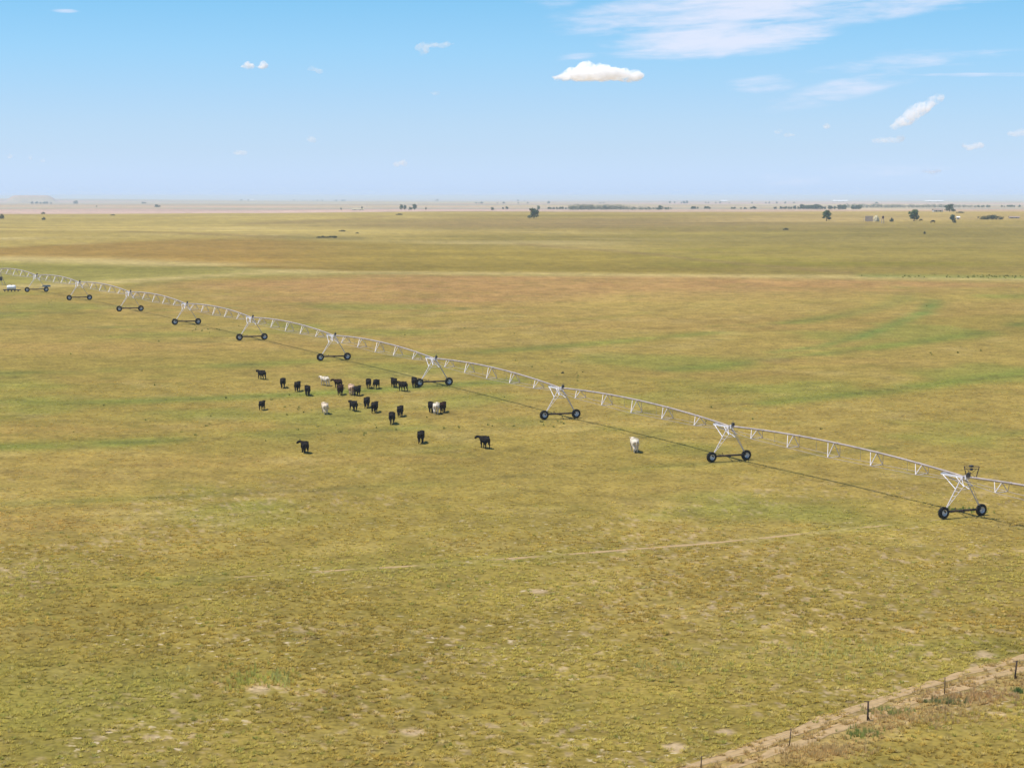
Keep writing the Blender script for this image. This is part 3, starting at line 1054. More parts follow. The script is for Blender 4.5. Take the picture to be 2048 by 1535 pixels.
a0_, a1_ = math.atan2(-35 + 132.6, 555 - 183), math.atan2(41 + 132.6, 555 - 214)
aa = np.linspace(a0_, a1_, 420)
u_ = np.linspace(0, 90, 420)
wv = 0.30 * (0.06 + 0.94 * sst(fbm(u_, u_ * 0, 3.2, 3, 111), 0.36, 0.56)) * (0.5 + 0.9 * fbm(u_, u_ * 0 + 3, 1.2, 2, 112)) * sst(u_, 0, 30) * (1 - 0.7 * sst(u_, 70, 90))
tv, tf = [], []
for k in range(420):
    for cq in (-1, -0.4, 0.4, 1):
        q = rt + cq * wv[k] + 0.25 * (fbm(u_[k:k + 1], u_[k:k + 1] * 0, 3.0, 2, 113)[0] - 0.5)
        tv.append((PIV[0] + q * math.sin(aa[k]), PIV[1] - q * math.cos(aa[k]), 0.012 if abs(cq) > 0.9 else 0.03))
for k in range(419):
    if wv[k] > 0.02 or wv[k + 1] > 0.02:
        tf += [(k * 4 + q, k * 4 + q + 1, k * 4 + q + 5, k * 4 + q + 4) for q in range(3)]
tv = np.array(tv)
tv[:, 2] += height(tv[:, 0], tv[:, 1])
wto = npmesh('wheel_track', tv, np.array(tf), M_track, None, True)
tag(wto, kind='structure')

# ------------------------------------------------------------------ fence
M_post = material('grey_brown_post_wood', (0.085, 0.055, 0.042), 0.9, 0.1, 0, 0.4, 5.0)
M_tpost = material('rusty_steel_post', (0.11, 0.07, 0.05), 0.8, 0.2, 0.3, 0.4, 5.0)
M_wire = material('fence_wire', (0.25, 0.22, 0.20), 0.6, 0.3, 0.5, 0.2, 5.0)
fp = [ground(1400, 1552), ground(1578, 1496), ground(1735, 1443), ground(1889, 1391), ground(2029, 1360)]
dl = fp[-1] - fp[-2]
fp = [fp[0] * 2 - fp[1]] + fp + [fp[-1] + Vector((dl.x, dl.y, 0))]
fen = empty('wire_fence', fp[3])
tag(fen, 'wire fence on thin weathered posts beside the sandy track', 'fence')
tops = []
for k, p in enumerate(fp):
    p = Vector((p.x, p.y, H(p.x, p.y)))
    wood = k in (3, 5)
    lean = Vector([(0.1, 0, 0), (0.10, 0.05, 0), (0.13, 0.05, 0), (0.03, 0, 0), (0.01, 0.0, 0), (0.16, 0.06, 0), (0.05, 0, 0)][k])
    h = 1.32 if wood else 1.22
    m = MB()
    r = 0.062 if wood else 0.034
    m.tube([p - Vector((0, 0, 0.2)), p + lean * 0.5 + Vector((0.008, 0, h * 0.5)), p + lean + Vector((0, 0, h))], [r * 1.12, r, r * 0.92], 8)
    if wood:
        tp = p + lean + Vector((0, 0, h - 0.04))
        m.tube([tp + Vector((-0.30, -0.05, 0.03)), tp + Vector((0.08, 0.02, 0.0))], 0.03, 6)
        m.tube([p + Vector((0.18, 0.1, 0)), p + lean * 0.3 + Vector((0, 0, 0.35))], 0.035, 6)
    for v_ in range(len(m.v)):
        m.v[v_] = tuple(Vector(m.v[v_]) - fen.location)
    m.build('fence_post', M_post if wood else M_tpost, fen, True)
    tops.append((p, lean, h))
for zf in (0.3, 0.52, 0.74, 0.95):
    m = MB()
    for (p, l, h), (p2, l2, h2) in zip(tops[:-1], tops[1:]):
        a, bb = p + l * zf + Vector((0, 0, h * zf)), p2 + l2 * zf + Vector((0, 0, h2 * zf))
        mid = (a + bb) / 2 - Vector((0, 0, 0.03))
        m.tube([a - fen.location, mid - fen.location, bb - fen.location], 0.006, 4)
    m.build('wire', M_wire, fen)

# ------------------------------------------------------------------ grass
gmat = bpy.data.materials.new('bunch_grass')
gmat.use_nodes = True
t = gmat.node_tree
b = t.nodes['Principled BSDF']
b.inputs['Roughness'].default_value = 0.9
b.inputs['Specular IOR Level'].default_value = 0.1
tn = N(t, 'ShaderNodeAttribute', attribute_name='tint').outputs['Color']
rnd = N(t, 'ShaderNodeNewGeometry').outputs['Random Per Island']
sc = N(t, 'ShaderNodeVectorMath', operation='SCALE')
t.links.new(tn, sc.inputs[0])
plug(t, sc.inputs['Scale'], mth(t, 'ADD', mth(t, 'MULTIPLY', rnd, 0.9), 1.5))
t.links.new(sc.outputs[0], b.inputs['Base Color'])
tl = N(t, 'ShaderNodeBsdfTranslucent')
t.links.new(sc.outputs[0], tl.inputs[0])
mx = N(t, 'ShaderNodeMixShader')
mx.inputs[0].default_value = 0.5
t.links.new(b.outputs[0], mx.inputs[1])
t.links.new(tl.outputs[0], mx.inputs[2])
t.links.new(mx.outputs[0], t.nodes['Material Output'].inputs[0])
rng = np.random.default_rng(5)


def tufts(name, X, Y, hgt, rad, tint, nb, width, upright=0.0):
    n = len(X)
    Z = height(X, Y) - 0.02
    ph = rng.uniform(0, 2 * np.pi, (n, nb))
    br = rng.uniform(0.0, 0.55, (n, nb)) * rad[:, None]
    lean = rng.uniform(0.25, 1.0, (n, nb)) * (1 - upright)
    L = hgt[:, None] * rng.uniform(0.7, 1.15, (n, nb)) * (1.0 - 0.35 * lean)
    bx, by = br * np.cos(ph), br * np.sin(ph)
    tx, ty = bx + lean * rad[:, None] * np.cos(ph), by + lean * rad[:, None] * np.sin(ph)
    ww = width * rng.uniform(0.7, 1.3, (n, nb)) * (rad[:, None] / 0.25)
    oa = ph + np.pi / 2 + rng.normal(0, 0.4, (n, nb))
    v = np.empty((n, nb, 3, 3), np.float32)
    v[..., 0, 0] = X[:, None] + bx + ww * np.cos(oa)
    v[..., 0, 1] = Y[:, None] + by + ww * np.sin(oa)
    v[..., 1, 0] = X[:, None] + bx - ww * np.cos(oa)
    v[..., 1, 1] = Y[:, None] + by - ww * np.sin(oa)
    v[..., 0, 2] = v[..., 1, 2] = Z[:, None]
    v[..., 2, 0] = X[:, None] + tx
    v[..., 2, 1] = Y[:, None] + ty
    v[..., 2, 2] = Z[:, None] + L
    f = np.arange(n * nb * 3, dtype=np.int32).reshape(-1, 3)
    col = np.repeat(tint, nb * 3, axis=0)
    return npmesh(name, v.reshape(-1, 3), f, gmat, col)


def scatter(n, y0, y1, half=0.285):
    u = rng.uniform(0, 1, n)
    Y = np.sqrt(y0 * y0 + u * (y1 * y1 - y0 * y0))
    X = rng.uniform(-half, half, n) * Y
    return X, Y


X, Y = scatter(92000, 112, 320)
dens = 0.18 + 0.82 * (1 - sst(Y, 165, 235))
dens = np.maximum(dens, 0.9 * drytrack(X, Y)[0])
dens = dens * (0.35 + 0.65 * sst(fbm(X, Y, 1.3, 2, 101), 0.36, 0.56)) * (1 - 0.9 * bare(X, Y))
dtr, sdv = drytrack(X, Y)
rutd, _ = polydist(X, Y, TRACKC, 1.0)
ontrk = np.maximum(np.exp(-((sdv + 0.95) / 0.5) ** 2), np.exp(-((sdv - 0.85) / 0.5) ** 2))
dens = np.maximum(dens, 0.8 * dtr) * (1 - 0.85 * ontrk * (rutd < 3))
r1_ = np.hypot(X - PIV[0], Y - PIV[1])
dens = dens * (1 - 0.8 * (np.abs(r1_ - np.hypot(*(TOWP[1] - PIV))) < 0.55) * (X > -36))
k = rng.uniform(0, 1, len(X)) < dens
X, Y, dtr = X[k], Y[k], dtr[k]
n = len(X)
g1 = fbm(X, Y, 14, 3, 102)
hv_ = rng.uniform(0.75, 1.25, n)
tint = colour(X, Y) * rng.uniform(0.95, 1.45, n)[:, None]
tint = np.minimum(tint, np.array([0.36, 0.285, 0.12]))
tint = mixn(tint, np.array([0.335, 0.29, 0.072]), 0.6 * sst(g1, 0.35, 0.65) * (1 - sst(Y, 180, 260)) * (1 - dtr))
tint = mixn(tint, np.array([0.33, 0.27, 0.11]), (rng.uniform(0, 1, n) < 0.10) * 0.7)
tint = mixn(tint, np.array([0.13, 0.16, 0.03]), (rng.uniform(0, 1, n) < 0.04 * (1 - dtr)) * 0.5)
tint = mixn(tint, np.array([0.30, 0.215, 0.095]), dtr * rng.uniform(0.2, 0.9, n))
shrink = 1 - 0.5 * sst(Y, 170, 240)
o = tufts('grass', X, Y, 0.25 * hv_ * shrink * (1 + 0.3 * dtr), 0.29 * rng.uniform(0.65, 1.3, n) * (0.7 + 0.3 * shrink), tint, 23, 0.036)
tag(o, kind='stuff')
# taller seed head grass in patches, dry stalks by the fence
px_, py_, hh, tt = [], [], [], []
for (u, v_, sx, sy, cnt, col, h) in [(500, 1362, 2.2, 2.6, 260, (0.30, 0.28, 0.07), 0.5), (560, 1360, 1.0, 2.0, 90, (0.30, 0.29, 0.09), 0.55), (1680, 1310, 5.5, 5.0, 420, (0.32, 0.29, 0.09), 0.45), (1330, 1330, 3.0, 3.0, 120, (0.31, 0.27, 0.09), 0.4),
                                    (1780, 1425, 1.4, 0.8, 100, (0.17, 0.19, 0.05), 0.36), (1725, 1470, 1.0, 1.0, 100, (0.17, 0.19, 0.05), 0.4), (1885, 1405, 1.5, 0.7, 90, (0.13, 0.14, 0.05), 0.4), (1850, 1440, 4.0, 2.0, 360, (0.34, 0.245, 0.105), 0.4),
                                    (1960, 1395, 3.0, 2.0, 280, (0.31, 0.21, 0.10), 0.4), (1640, 1505, 3.0, 1.5, 240, (0.34, 0.245, 0.105), 0.4), (2040, 1385, 0.6, 0.6, 60, (0.08, 0.12, 0.03), 0.5), (1925, 1022, 1.9, 1.2, 160, (0.11, 0.155, 0.03), 0.35),
                                    (330, 1345, 2.0, 2.0, 40, (0.36, 0.31, 0.12), 0.4)]:
    q = ground(u, v_)
    cnt = int(cnt * (0.42 if v_ < 1390 else 0.6))
    px_ += list(rng.normal(q.x, sx * 0.55, cnt))
    py_ += list(rng.normal(q.y, sy * 0.55, cnt))
    hh += [h] * cnt
    tt += [col] * cnt
X, Y, hh, tt = np.array(px_), np.array(py_), np.array(hh), np.array(tt)
k = rng.uniform(0, 1, len(X)) > bare(X, Y)
X, Y, hh, tt = X[k], Y[k], hh[k], tt[k]
o = tufts('tall_grass', X, Y, hh * rng.uniform(0.7, 1.2, len(X)), np.full(len(X), 0.2), tt * 1.1 * rng.uniform(0.8, 1.2, len(X))[:, None], 10, 0.03, 0.4)
tag(o, kind='stuff')
# weeds in the field
px_, py_, sc_ = [], [], []
for (u, v_, su, sv, cnt) in [(420, 660, 30, 8, 16), (600, 815, 50, 12, 12), (1995, 553.5, 45, 1.4, 46), (1840, 553, 60, 1.0, 14), (1100, 845, 50, 8, 6), (880, 855, 160, 8, 12), (1900, 715, 50, 10, 5), (560, 860, 250, 12, 14),
                            (1120, 745, 40, 12, 8), (1250, 860, 250, 40, 8), (250, 720, 200, 60, 8), (700, 800, 250, 40, 8), (95, 603, 16, 5, 4), (1300, 660, 300, 60, 6), (1020, 760, 30, 30, 3)]:
    for _ in range(cnt):
        q = ground(rng.normal(u, su), max(432, rng.normal(v_, sv)))
        px_.append(q.x)
        py_.append(q.y)
        sc_.append(0.8 if v_ > 570 else 1.3)
X, Y, sc_ = np.array(px_), np.array(py_), np.array(sc_)
o = tufts('weeds', X, Y, 0.42 * sc_ * rng.uniform(0.6, 1.3, len(X)), 0.3 * sc_ * rng.uniform(0.7, 1.3, len(X)), np.array([[0.15, 0.145, 0.04]]) * rng.uniform(0.7, 1.4, len(X))[:, None], 14, 0.05, 0.2)
tag(o, kind='stuff')

# ------------------------------------------------------------------ trees
M_bark = material('bark', (0.09, 0.065, 0.045), 0.9, 0.1, 0, 0.3, 2.0)


def leafmat(name, base):
    m = bpy.data.materials.new(name)
    m.use_nodes = True
    t = m.node_tree
    b = t.nodes['Principled BSDF']
    b.inputs['Roughness'].default_value = 0.7
    b.inputs['Specular IOR Level'].default_value = 0.2
    r = N(t, 'ShaderNodeNewGeometry').outputs['Random Per Island']
    t.links.new(ramp(t, r, [(0.0, tuple(x * 0.6 for x in base)), (0.5, base), (1.0, (base[0] * 1.6, base[1] * 1.45, base[2] * 1.1))]), b.inputs['Base Color'])
    return m


M_leaf = leafmat('dark_green_leaves', (0.062, 0.105, 0.028))
M_leaf2 = leafmat('grey_green_leaves', (0.050, 0.085, 0.042))
M_shrub = leafmat('shrub_leaves', (0.065, 0.07, 0.03))


def leaves(cent, rad, n, size, seed):
    """n leaf clump faces spread through ellipsoids: cent (k,3), rad (k,3)"""
    g = np.random.default_rng(seed)
    cent, rad = np.asarray(cent, float), np.asarray(rad, float)
    vol = rad.prod(1) ** 0.8
    k = g.choice(len(cent), n, p=vol / vol.sum())
    d = g.normal(0, 1, (n, 3))
    d /= np.linalg.norm(d, axis=1)[:, None]
    p = cent[k] + d * (g.uniform(0.35, 1.0, n) ** 0.6)[:, None] * rad[k]
    nrm = d + g.normal(0, 0.5, (n, 3)) + np.array([0, 0, 0.4])
    nrm /= np.linalg.norm(nrm, axis=1)[:, None]
    a = np.cross(nrm, g.normal(0, 1, (n, 3)))
    a /= np.linalg.norm(a, axis=1)[:, None]
    bb = np.cross(nrm, a)
    s = size * g.uniform(0.6, 1.4, n)[:, None]
    v = np.stack([p + a * s, p + bb * s * 0.7, p - a * s, p - bb * s * 0.7], 1)
    return v.reshape(-1, 3), np.arange(n * 4, dtype=np.int32).reshape(-1, 4)


def tree_parts(seed, h, w, low):
    g = random.Random(seed)
    m = MB()
    m.tube([(0, 0, -0.3), (0.05, 0, h * 0.2), (0.0, 0.05, h * 0.5), (0.05, 0, h * 0.8)], [0.035 * h, 0.028 * h, 0.018 * h, 0.006 * h], 7)
    cs, rs = [], []
    for i in range(9):
        a = i * 2.4 + g.uniform(-0.4, 0.4)
        zz = h * (low + (0.93 - low) * (i + 0.5) / 9)
        rr = w * g.uniform(0.25, 0.62) * (1.0 - 0.55 * max(0, zz / h - 0.55) / 0.45)
        c = Vector((math.cos(a) * rr, math.sin(a) * rr, zz))
        m.tube([(0, 0, zz * 0.62), c], [0.014 * h, 0.004 * h], 5)
        cs.append(c)
        s = g.uniform(0.7, 1.15)
        rs.append((w * 0.42 * s, w * 0.42 * s, h * 0.155 * s))
    cs.append((0, 0, h * 0.62))
    rs.append((w * 0.5, w * 0.5, h * 0.28))
    v, f = leaves(cs, rs, 900, 0.055 * h, seed)
    return m, v, f


TREES = []
for sd, h, w, low, lm in [(3, 7.0, 3.4, 0.22, M_leaf), (8, 7.2, 3.7, 0.16, M_leaf), (14, 6.5, 3.0, 0.25, M_leaf2), (21, 7.5, 4.4, 0.15, M_leaf2)]:
    m, v, f = tree_parts(sd, h, w, low)
    tm = m.mesh('trunk', M_bark, True)
    o = npmesh('crown', v, f, lm)
    cm = o.data
    bpy.data.objects.remove(o)
    TREES.append((tm, cm, h))


def tree(px, py, hpx, kind, label, group=None, wide=1.0, name='tree', Y=None, cat='tree'):
    p = ground(px, py) if Y is None else at(px, py, Y)
    p.z = H(p.x, p.y)
    s = hpx * p.y / F / TREES[kind][2]
    o = empty(name, p, random.uniform(0, 6))
    o.scale = (s * wide * 1.22, s * wide * 1.22, s)
    link(TREES[kind][0], 'trunk', o)
    link(TREES[kind][1], 'crown', o)
    tag(o, label, cat, group)
    return o


tree(1068, 437, 20, 3, 'round dark tree standing alone on the middle of the ridge', wide=1.05)
tree(1653, 442, 21, 0, 'dark green tree left of the pale pens, above a dark bank', wide=1.0)
tree(1828, 442, 23, 1, 'largest round green tree, right of the pale pens', wide=1.05)
tree(1905, 444, 15, 2, 'small narrow tree in front of a bluish tree', wide=0.95)
tree(1899, 428, 15, 3, 'bluish green tree just behind the small narrow tree', wide=1.3, Y=2150)
far = [(803, 421, 11, 0, 0.75, 'slim left trunk of a pair of tall blue green trees behind the ridge'), (810, 421, 10, 2, 0.8, 'right tree of the left blue green pair behind the ridge'),
       (829, 421, 12, 1, 0.9, 'tall blue green tree with a lower bushy neighbour at its left'), (821, 421, 6, 3, 1.3, 'low bushy tree at the left foot of a tall blue green tree'),
       (1320, 417, 9, 3, 1.1, 'small crown rising behind the end of the long shelter belt'), (1077, 419, 9, 1, 0.8, 'thin bluish tree peeping out behind the lone ridge tree'),
       (852, 421, 6, 2, 0.6, 'tiny narrow tree right of the tall blue green trees'), (724, 421, 7, 2, 0.6, 'tiny dark tree at the end of a pale far strip'),
       (985, 422, 6, 3, 1.2, 'small bushy far tree, left of the three joined bushy trees'), (682, 421, 5, 2, 0.7, 'tiny tree at the left end of a pale far strip')]
for (px, py, hp, k, wd, lab) in far:
    tree(px, py, hp, k, lab, 'trees just behind the ridge', wd, Y=3000)
# scattered trees and bushes of the far plain; nothing tells most of them apart
g = random.Random(4)
for (u0, u1, y, nn, hp, lab) in [
        (1000, 1024, 421, 4, 5, 'small dark tree in the short row left of the lone ridge tree'), (1085, 1140, 420, 12, 5, 'small tree in the thin row between the lone ridge tree and the shelter belt'),
        (1330, 1345, 420, 3, 4, 'low tree at the thin right end of the shelter belt'), (1376, 1420, 419, 9, 5.5, 'small dark tree in the broken row right of the shelter belt'),
        (1460, 1495, 418, 6, 4, 'low dark bushy tree in the flat strip between two far rows'), (1500, 1530, 419, 4, 5, 'small bluish tree just right of the flat dark strip'),
        (1545, 1600, 417, 10, 6, 'small tree in the loose row left of the big blue grey grove'), (1595, 1720, 420, 34, 9, 'blue grey tree of the big grove behind the tree left of the pens'),
        (1410, 1600, 405, 14, 4, 'faint tree speck on the skyline plain left of the white roofs'), (1330, 1385, 404, 6, 5, 'faint bluish tree in the thin skyline line above the shelter belt'),
        (60, 110, 402, 10, 5, 'dark far tree around the pale farm building under the mesa'), (150, 165, 402, 2, 7, 'faint thin tree right of the mesa farm'), (190, 200, 413, 1, 4, 'single tiny dark bush on the pink plain, left side'),
        (312, 328, 412, 4, 6, 'dark far tree in the single clump on the pink plain, left side'), (560, 690, 397, 12, 3.5, 'tiny tree speck along the left middle skyline'), (470, 500, 396, 4, 3, 'tiny tree speck by the white building on the left skyline'),
        (950, 1010, 401, 8, 4, 'faint bluish tree on the middle skyline'), (1035, 1060, 400, 4, 4, 'faint tree speck on the skyline above the lone ridge tree'), (1095, 1100, 402, 2, 5, 'tiny dark tree on the skyline right of the lone ridge tree'),
        (1950, 2045, 413, 14, 5, 'faint small tree dotted on the plain at the far right'), (280, 300, 405, 3, 4, 'faint bush pair above the dark clump on the pink plain'), (870, 880, 398, 2, 4, 'tiny tree speck on the skyline above the bare middle plain'),
        (1745, 1760, 404, 4, 3.5, 'faint tree speck above the creek trees, between the white roofs'), (1200, 1210, 404, 2, 4, 'faint tree speck above the left part of the shelter belt')]:
    for _ in range(nn):
        px, py, hp2 = g.uniform(u0, u1), y + g.uniform(-1, 1), hp * g.uniform(0.65, 1.2)
        Yd = 3300 if py > 415 else 4300 if py > 409 else 7500 if py > 400 else 12000
        p = at(px, py, Yd)
        p.z = H(p.x, p.y)
        k = g.randrange(4)
        sc2 = hp2 * p.y / F / TREES[k][2]
        o = link(TREES[k][1], 'far_tree', None, p, (0, 0, g.uniform(0, 6)))
        o.scale = (sc2 * g.uniform(1.0, 1.8), sc2 * 1.3, sc2)
        o.location.z -= sc2 * 0.8
        tag(o, lab, 'tree', 'trees scattered on the far plain')


def belt(name, u0, u1, py, hp, Y, n, seed, taper=None):
    gg = np.random.default_rng(seed)
    us = np.linspace(u0, u1, n) + gg.uniform(-2, 2, n)
    cs, rs = [], []
    for u in us:
        p = at(u, py, Y + gg.uniform(-30, 30))
        z = H(p.x, p.y)
        f = hp if taper is None else hp * np.interp((u - u0) / (u1 - u0), *taper)
        h = f * Y / F * gg.uniform(0.7, 1.1)
        cs.append((p.x, p.y, z + h * 0.5))
        rs.append((h * gg.uniform(0.5, 0.8), h * 0.6, h * 0.5))
    v, f = leaves(cs, rs, n * 90, 0.06 * hp * Y / F, seed)
    o = npmesh(name, v, f, M_leaf2)
    tag(o, kind='stuff')
    return o


belt('shelter_belt_foliage', 1139, 1340, 423, 12, 3000, 60, 51, ([0, 0.08, 0.5, 0.75, 1.0], [0.9, 1.0, 0.95, 0.6, 0.5]))
belt('creek_treeline', 1690, 1960, 416, 8.5, 4200, 90, 52, ([0, 0.1, 0.6, 0.9, 1.0], [1.0, 1.0, 0.9, 0.8, 0.5]))
# shrubs
SHR = []
for sd in (5, 6):
    v, f = leaves([(0, 0, 0.35), (0.5, 0.1, 0.3), (-0.45, -0.1, 0.28), (0.1, 0.3, 0.45)], [(0.5, 0.5, 0.4), (0.4, 0.4, 0.32), (0.42, 0.4, 0.3), (0.4, 0.4, 0.35)], 350, 0.09, sd)
    o = npmesh('foliage', v, f, M_shrub)
    SHR.append(o.data)
    bpy.data.objects.remove(o)
shr = [(1980, 439, 56, 9, 'long low dark green thicket on the rise, right of the far trees'), (684, 463, 16, 3, 'dark low shrub strip above the left row of bushes on the slope'),
       (714, 467, 8, 2.5, 'tiny dark shrub right of the dark low shrub strip'), (3, 438, 12, 10, 'dark reddish bush at the left end of the ridge'), (87, 440, 9, 6, 'dark squat bush on the yellow slope, left side'),
       (86, 428, 10, 4, 'small dark bush on the skyline of the left ridge'), (798, 430, 16, 3, 'flat dark bush on the ridge below the blue green trees'), (1571, 460, 14, 4, 'dark low bush on the slope left of the pale pens'),
       (1783, 444, 10, 8, 'dark brown bush right of the pale pens'), (1909, 446, 8, 7, 'dark bush at the foot of the small narrow tree'), (225, 431, 12, 2.5, 'flat dark bush on the left ridge, near the green patch'),
       (1849, 468, 5, 6, 'single upright dark weed on the right slope'), (1920, 426, 20, 3, 'flat olive bush right behind the bluish green tree'), (1125, 747, 8, 4, 'small dark weed clump in the field between the spans')]
for (px, py, wp, hp, lab) in shr:
    p = ground(px, py)
    s = p.y / F
    o = link(SHR[len(lab) % 2], 'shrub', None, p, (0, 0, 0))
    o.scale = (wp * s / 1.8, max(wp * s / 2.6, 0.3), hp * s / 0.75)
    tag(o, lab, 'shrub')
for k in range(9):
    p = ground(655 + (k - 4) * 4.6 + g.uniform(-1, 1), 475.5 + g.uniform(-0.6, 0.6))
    o = link(SHR[k % 2], 'shrub', None, p, (0, 0, k))
    o.scale = (1.5, 1.2, 1.2 * g.uniform(0.7, 1.1))
    tag(o, 'small dark bush in the short row across the pale left slope', 'shrub', 'row of bushes on the left slope')

# ------------------------------------------------------------------ pens and far buildings
M_pale = material('bleached_boards', (0.56, 0.44, 0.39), 0.9, 0.1, 0, 0.15, 1.0)
M_straw = material('old_straw', (0.52, 0.44, 0.27), 0.95, 0.1, 0, 0.15, 1.0)
M_red = material('dark_red_paint', (0.10, 0.04, 0.035), 0.8, 0.2, 0, 0.2, 1.0)
M_wall = material('pale_metal_wall', (0.62, 0.58, 0.55), 0.6, 0.3, 0, 0.08, 0.3)
M_roof = material('white_metal_roof', (0.86, 0.84, 0.82), 0.5, 0.3, 0, 0.05, 0.3)
M_roofd = material('dull_tan_roof', (0.34, 0.25, 0.2), 0.7, 0.2, 0, 0.1, 0.3)
M_dark = material('dark_opening', (0.03, 0.028, 0.028), 0.9, 0.1, 0, 0.1, 1.0)
p = ground(1738, 443)
pen = empty('cattle_pen', p, R(5))
tag(pen, 'bleached board cattle pen on the far rise between two trees', 'pen')
for i in range(9):
    m = MB()
    m.box(((i - 4) * 0.62, 0, 2.0), (0.52, 0.12, 3.6 + 0.25 * (i % 3)))
    m.build('board', M_pale, pen)
m = MB()
for z in (0.8, 2.9):
    m.box((0, 0.14, z), (5.8, 0.1, 0.18))
for x in (-2.9, 2.9):
    m.box((x, 1.8, 1.6), (0.14, 3.6, 0.16))
    m.box((x, 3.6, 1.2), (0.2, 0.2, 2.4))
m.build('rails', M_pale, pen)
p = ground(1752, 443)
hs = empty('hay_stack', p)
tag(hs, 'pale rounded hay stack right beside the bleached pen', 'hay stack')
bm = bmesh.new()
bmesh.ops.create_icosphere(bm, subdivisions=4, radius=1.0)
for v in bm.verts:
    k = 1 + 0.12 * math.sin(v.co.x * 7 + v.co.y * 4) * math.cos(v.co.z * 6)
    v.co = Vector((v.co.x * 2.3 * k, v.co.y * 1.9 * k, max(v.co.z, 0) * 4.2 * k))
me = bpy.data.meshes.new('stack_body')
bm.to_mesh(me)
bm.free()
me.materials.append(M_straw)
smoothmesh(me)
link(me, 'stack_body', hs)
m = MB()
m.tube([(0, 0, 3.9), (0.1, 0, 4.9)], [0.07, 0.05], 6)
m.build('stack_pole', M_bark, hs)
p = ground(1765.5, 447)
ws = empty('loading_stand', p)
tag(ws, 'narrow pale legged stand with a dark red box on top, beside the hay stack', 'stand')
for sx in (-0.7, 0.7):
    for sy in (-0.6, 0.6):
        m = MB()
        m.tube([(sx * 1.15, sy * 1.15, -0.1), (sx * 0.8, sy * 0.8, 3.2)], 0.12, 6)
        m.build('leg', M_pale, ws)
m = MB()
m.box((0, 0, 3.25), (1.9, 1.6, 0.2))
m.build('platform', M_pale, ws)
m = MB()
m.box((0.15, 0, 4.1), (1.2, 1.1, 1.5))
m.tube([(0.15, 0, 4.8), (0.15, 0, 5.3)], [0.6, 0.1], 8)
m.build('box', M_red, ws)


def barn(px, py, Y, L, Wd, hw, rise, roof, label, rz=0.0, doors=True):
    p = at(px, py, Y)
    p.z = H(p.x, p.y)
    o = empty('farm_building', p, rz)
    tag(o, label, 'building')
    m = MB()
    m.box((0, 0, hw / 2), (L, Wd, hw))
    for s in (-1, 1):
        m.add([(s * L / 2, -Wd / 2, hw), (s * L / 2, Wd / 2, hw), (s * L / 2, 0, hw + rise)], [(0, 1, 2)])
    m.build('wall', M_wall, o)
    m = MB()
    e = 0.5
    q = rise / (Wd / 2)
    for s in (-1, 1):
        vs = [(-L / 2 - e, s * (Wd / 2 + e), hw - q * e + 0.06), (L / 2 + e, s * (Wd / 2 + e), hw - q * e + 0.06), (L / 2 + e, 0, hw + rise + 0.06), (-L / 2 - e, 0, hw + rise + 0.06)]
        m.add(vs + [(x, y, z + 0.18) for x, y, z in vs], [(0, 1, 2, 3), (4, 7, 6, 5), (0, 4, 5, 1), (1, 5, 6, 2), (2, 6, 7, 3), (3, 7, 4, 0)])
    m.build('roof', roof, o)
    if doors:
        for x in (-L * 0.25, L * 0.2):
            m = MB()
            m.box((x, -Wd / 2 - 0.04, hw * 0.4), (L * 0.1, 0.1, hw * 0.8))
            m.build('door', M_dark, o)


barn(1680, 405.5, 9000, 62, 18, 3.0, 3.4, M_roof, 'long white roofed building far off on the plain, above the creek trees', R(3))
barn(1868, 404.5, 9500, 78, 18, 3.0, 3.2, M_roof, 'longest white roofed building on the far plain, right side', R(-4))
barn(1448, 404, 9000, 26, 14, 3.0, 3.0, M_roof, 'short bright farm building on the middle skyline')
barn(716, 422.5, 2950, 16, 5, 0.9, 0.7, M_straw, 'low pale shed line just behind the ridge, left of the blue green trees')
barn(1875, 428.5, 2100, 9, 5, 1.6, 1.2, M_roofd, 'small tan shed with dark openings left of the bluish tree', R(10))
barn(1916, 443, 1560, 1.7, 1.6, 1.3, 0.4, M_roof, 'tiny white hut beside the small narrow tree')
barn(2028, 441, 1600, 7, 4, 0.7, 0.5, M_roofd, 'low tan roofed shed at the right end of the rise')
barn(85, 403, 12000, 46, 22, 4, 4, M_roof, 'pale far farm building among dark trees on the left plain')
barn(500, 399, 15000, 50, 22, 4, 4, M_roof, 'white speck of a farm building on the left skyline')

# ------------------------------------------------------------------ clouds
M_cloud = bpy.data.materials.new('cloud_vapour')
M_cloud.use_nodes = True
t = M_cloud.node_tree
t.nodes.remove(t.nodes['Principled BSDF'])
pvn = N(t, 'ShaderNodeVolumePrincipled')
pvn.inputs['Color'].default_value = (1, 1, 1, 1)
co_ = N(t, 'ShaderNodeTexCoord').outputs['Object']
den = N(t, 'ShaderNodeValue')
den.name = 'density'
den.outputs[0].default_value = 0.045
t.links.new(mth(t, 'MULTIPLY', den.outputs[0], smooth(t, noise(t, co_, 0.016, 6.0, 0.66), 0.36, 0.66)), pvn.inputs['Density'])
pvn.inputs['Anisotropy'].default_value = 0.0
t.links.new(pvn.outputs[0], t.nodes['Material Output'].inputs['Volume'])


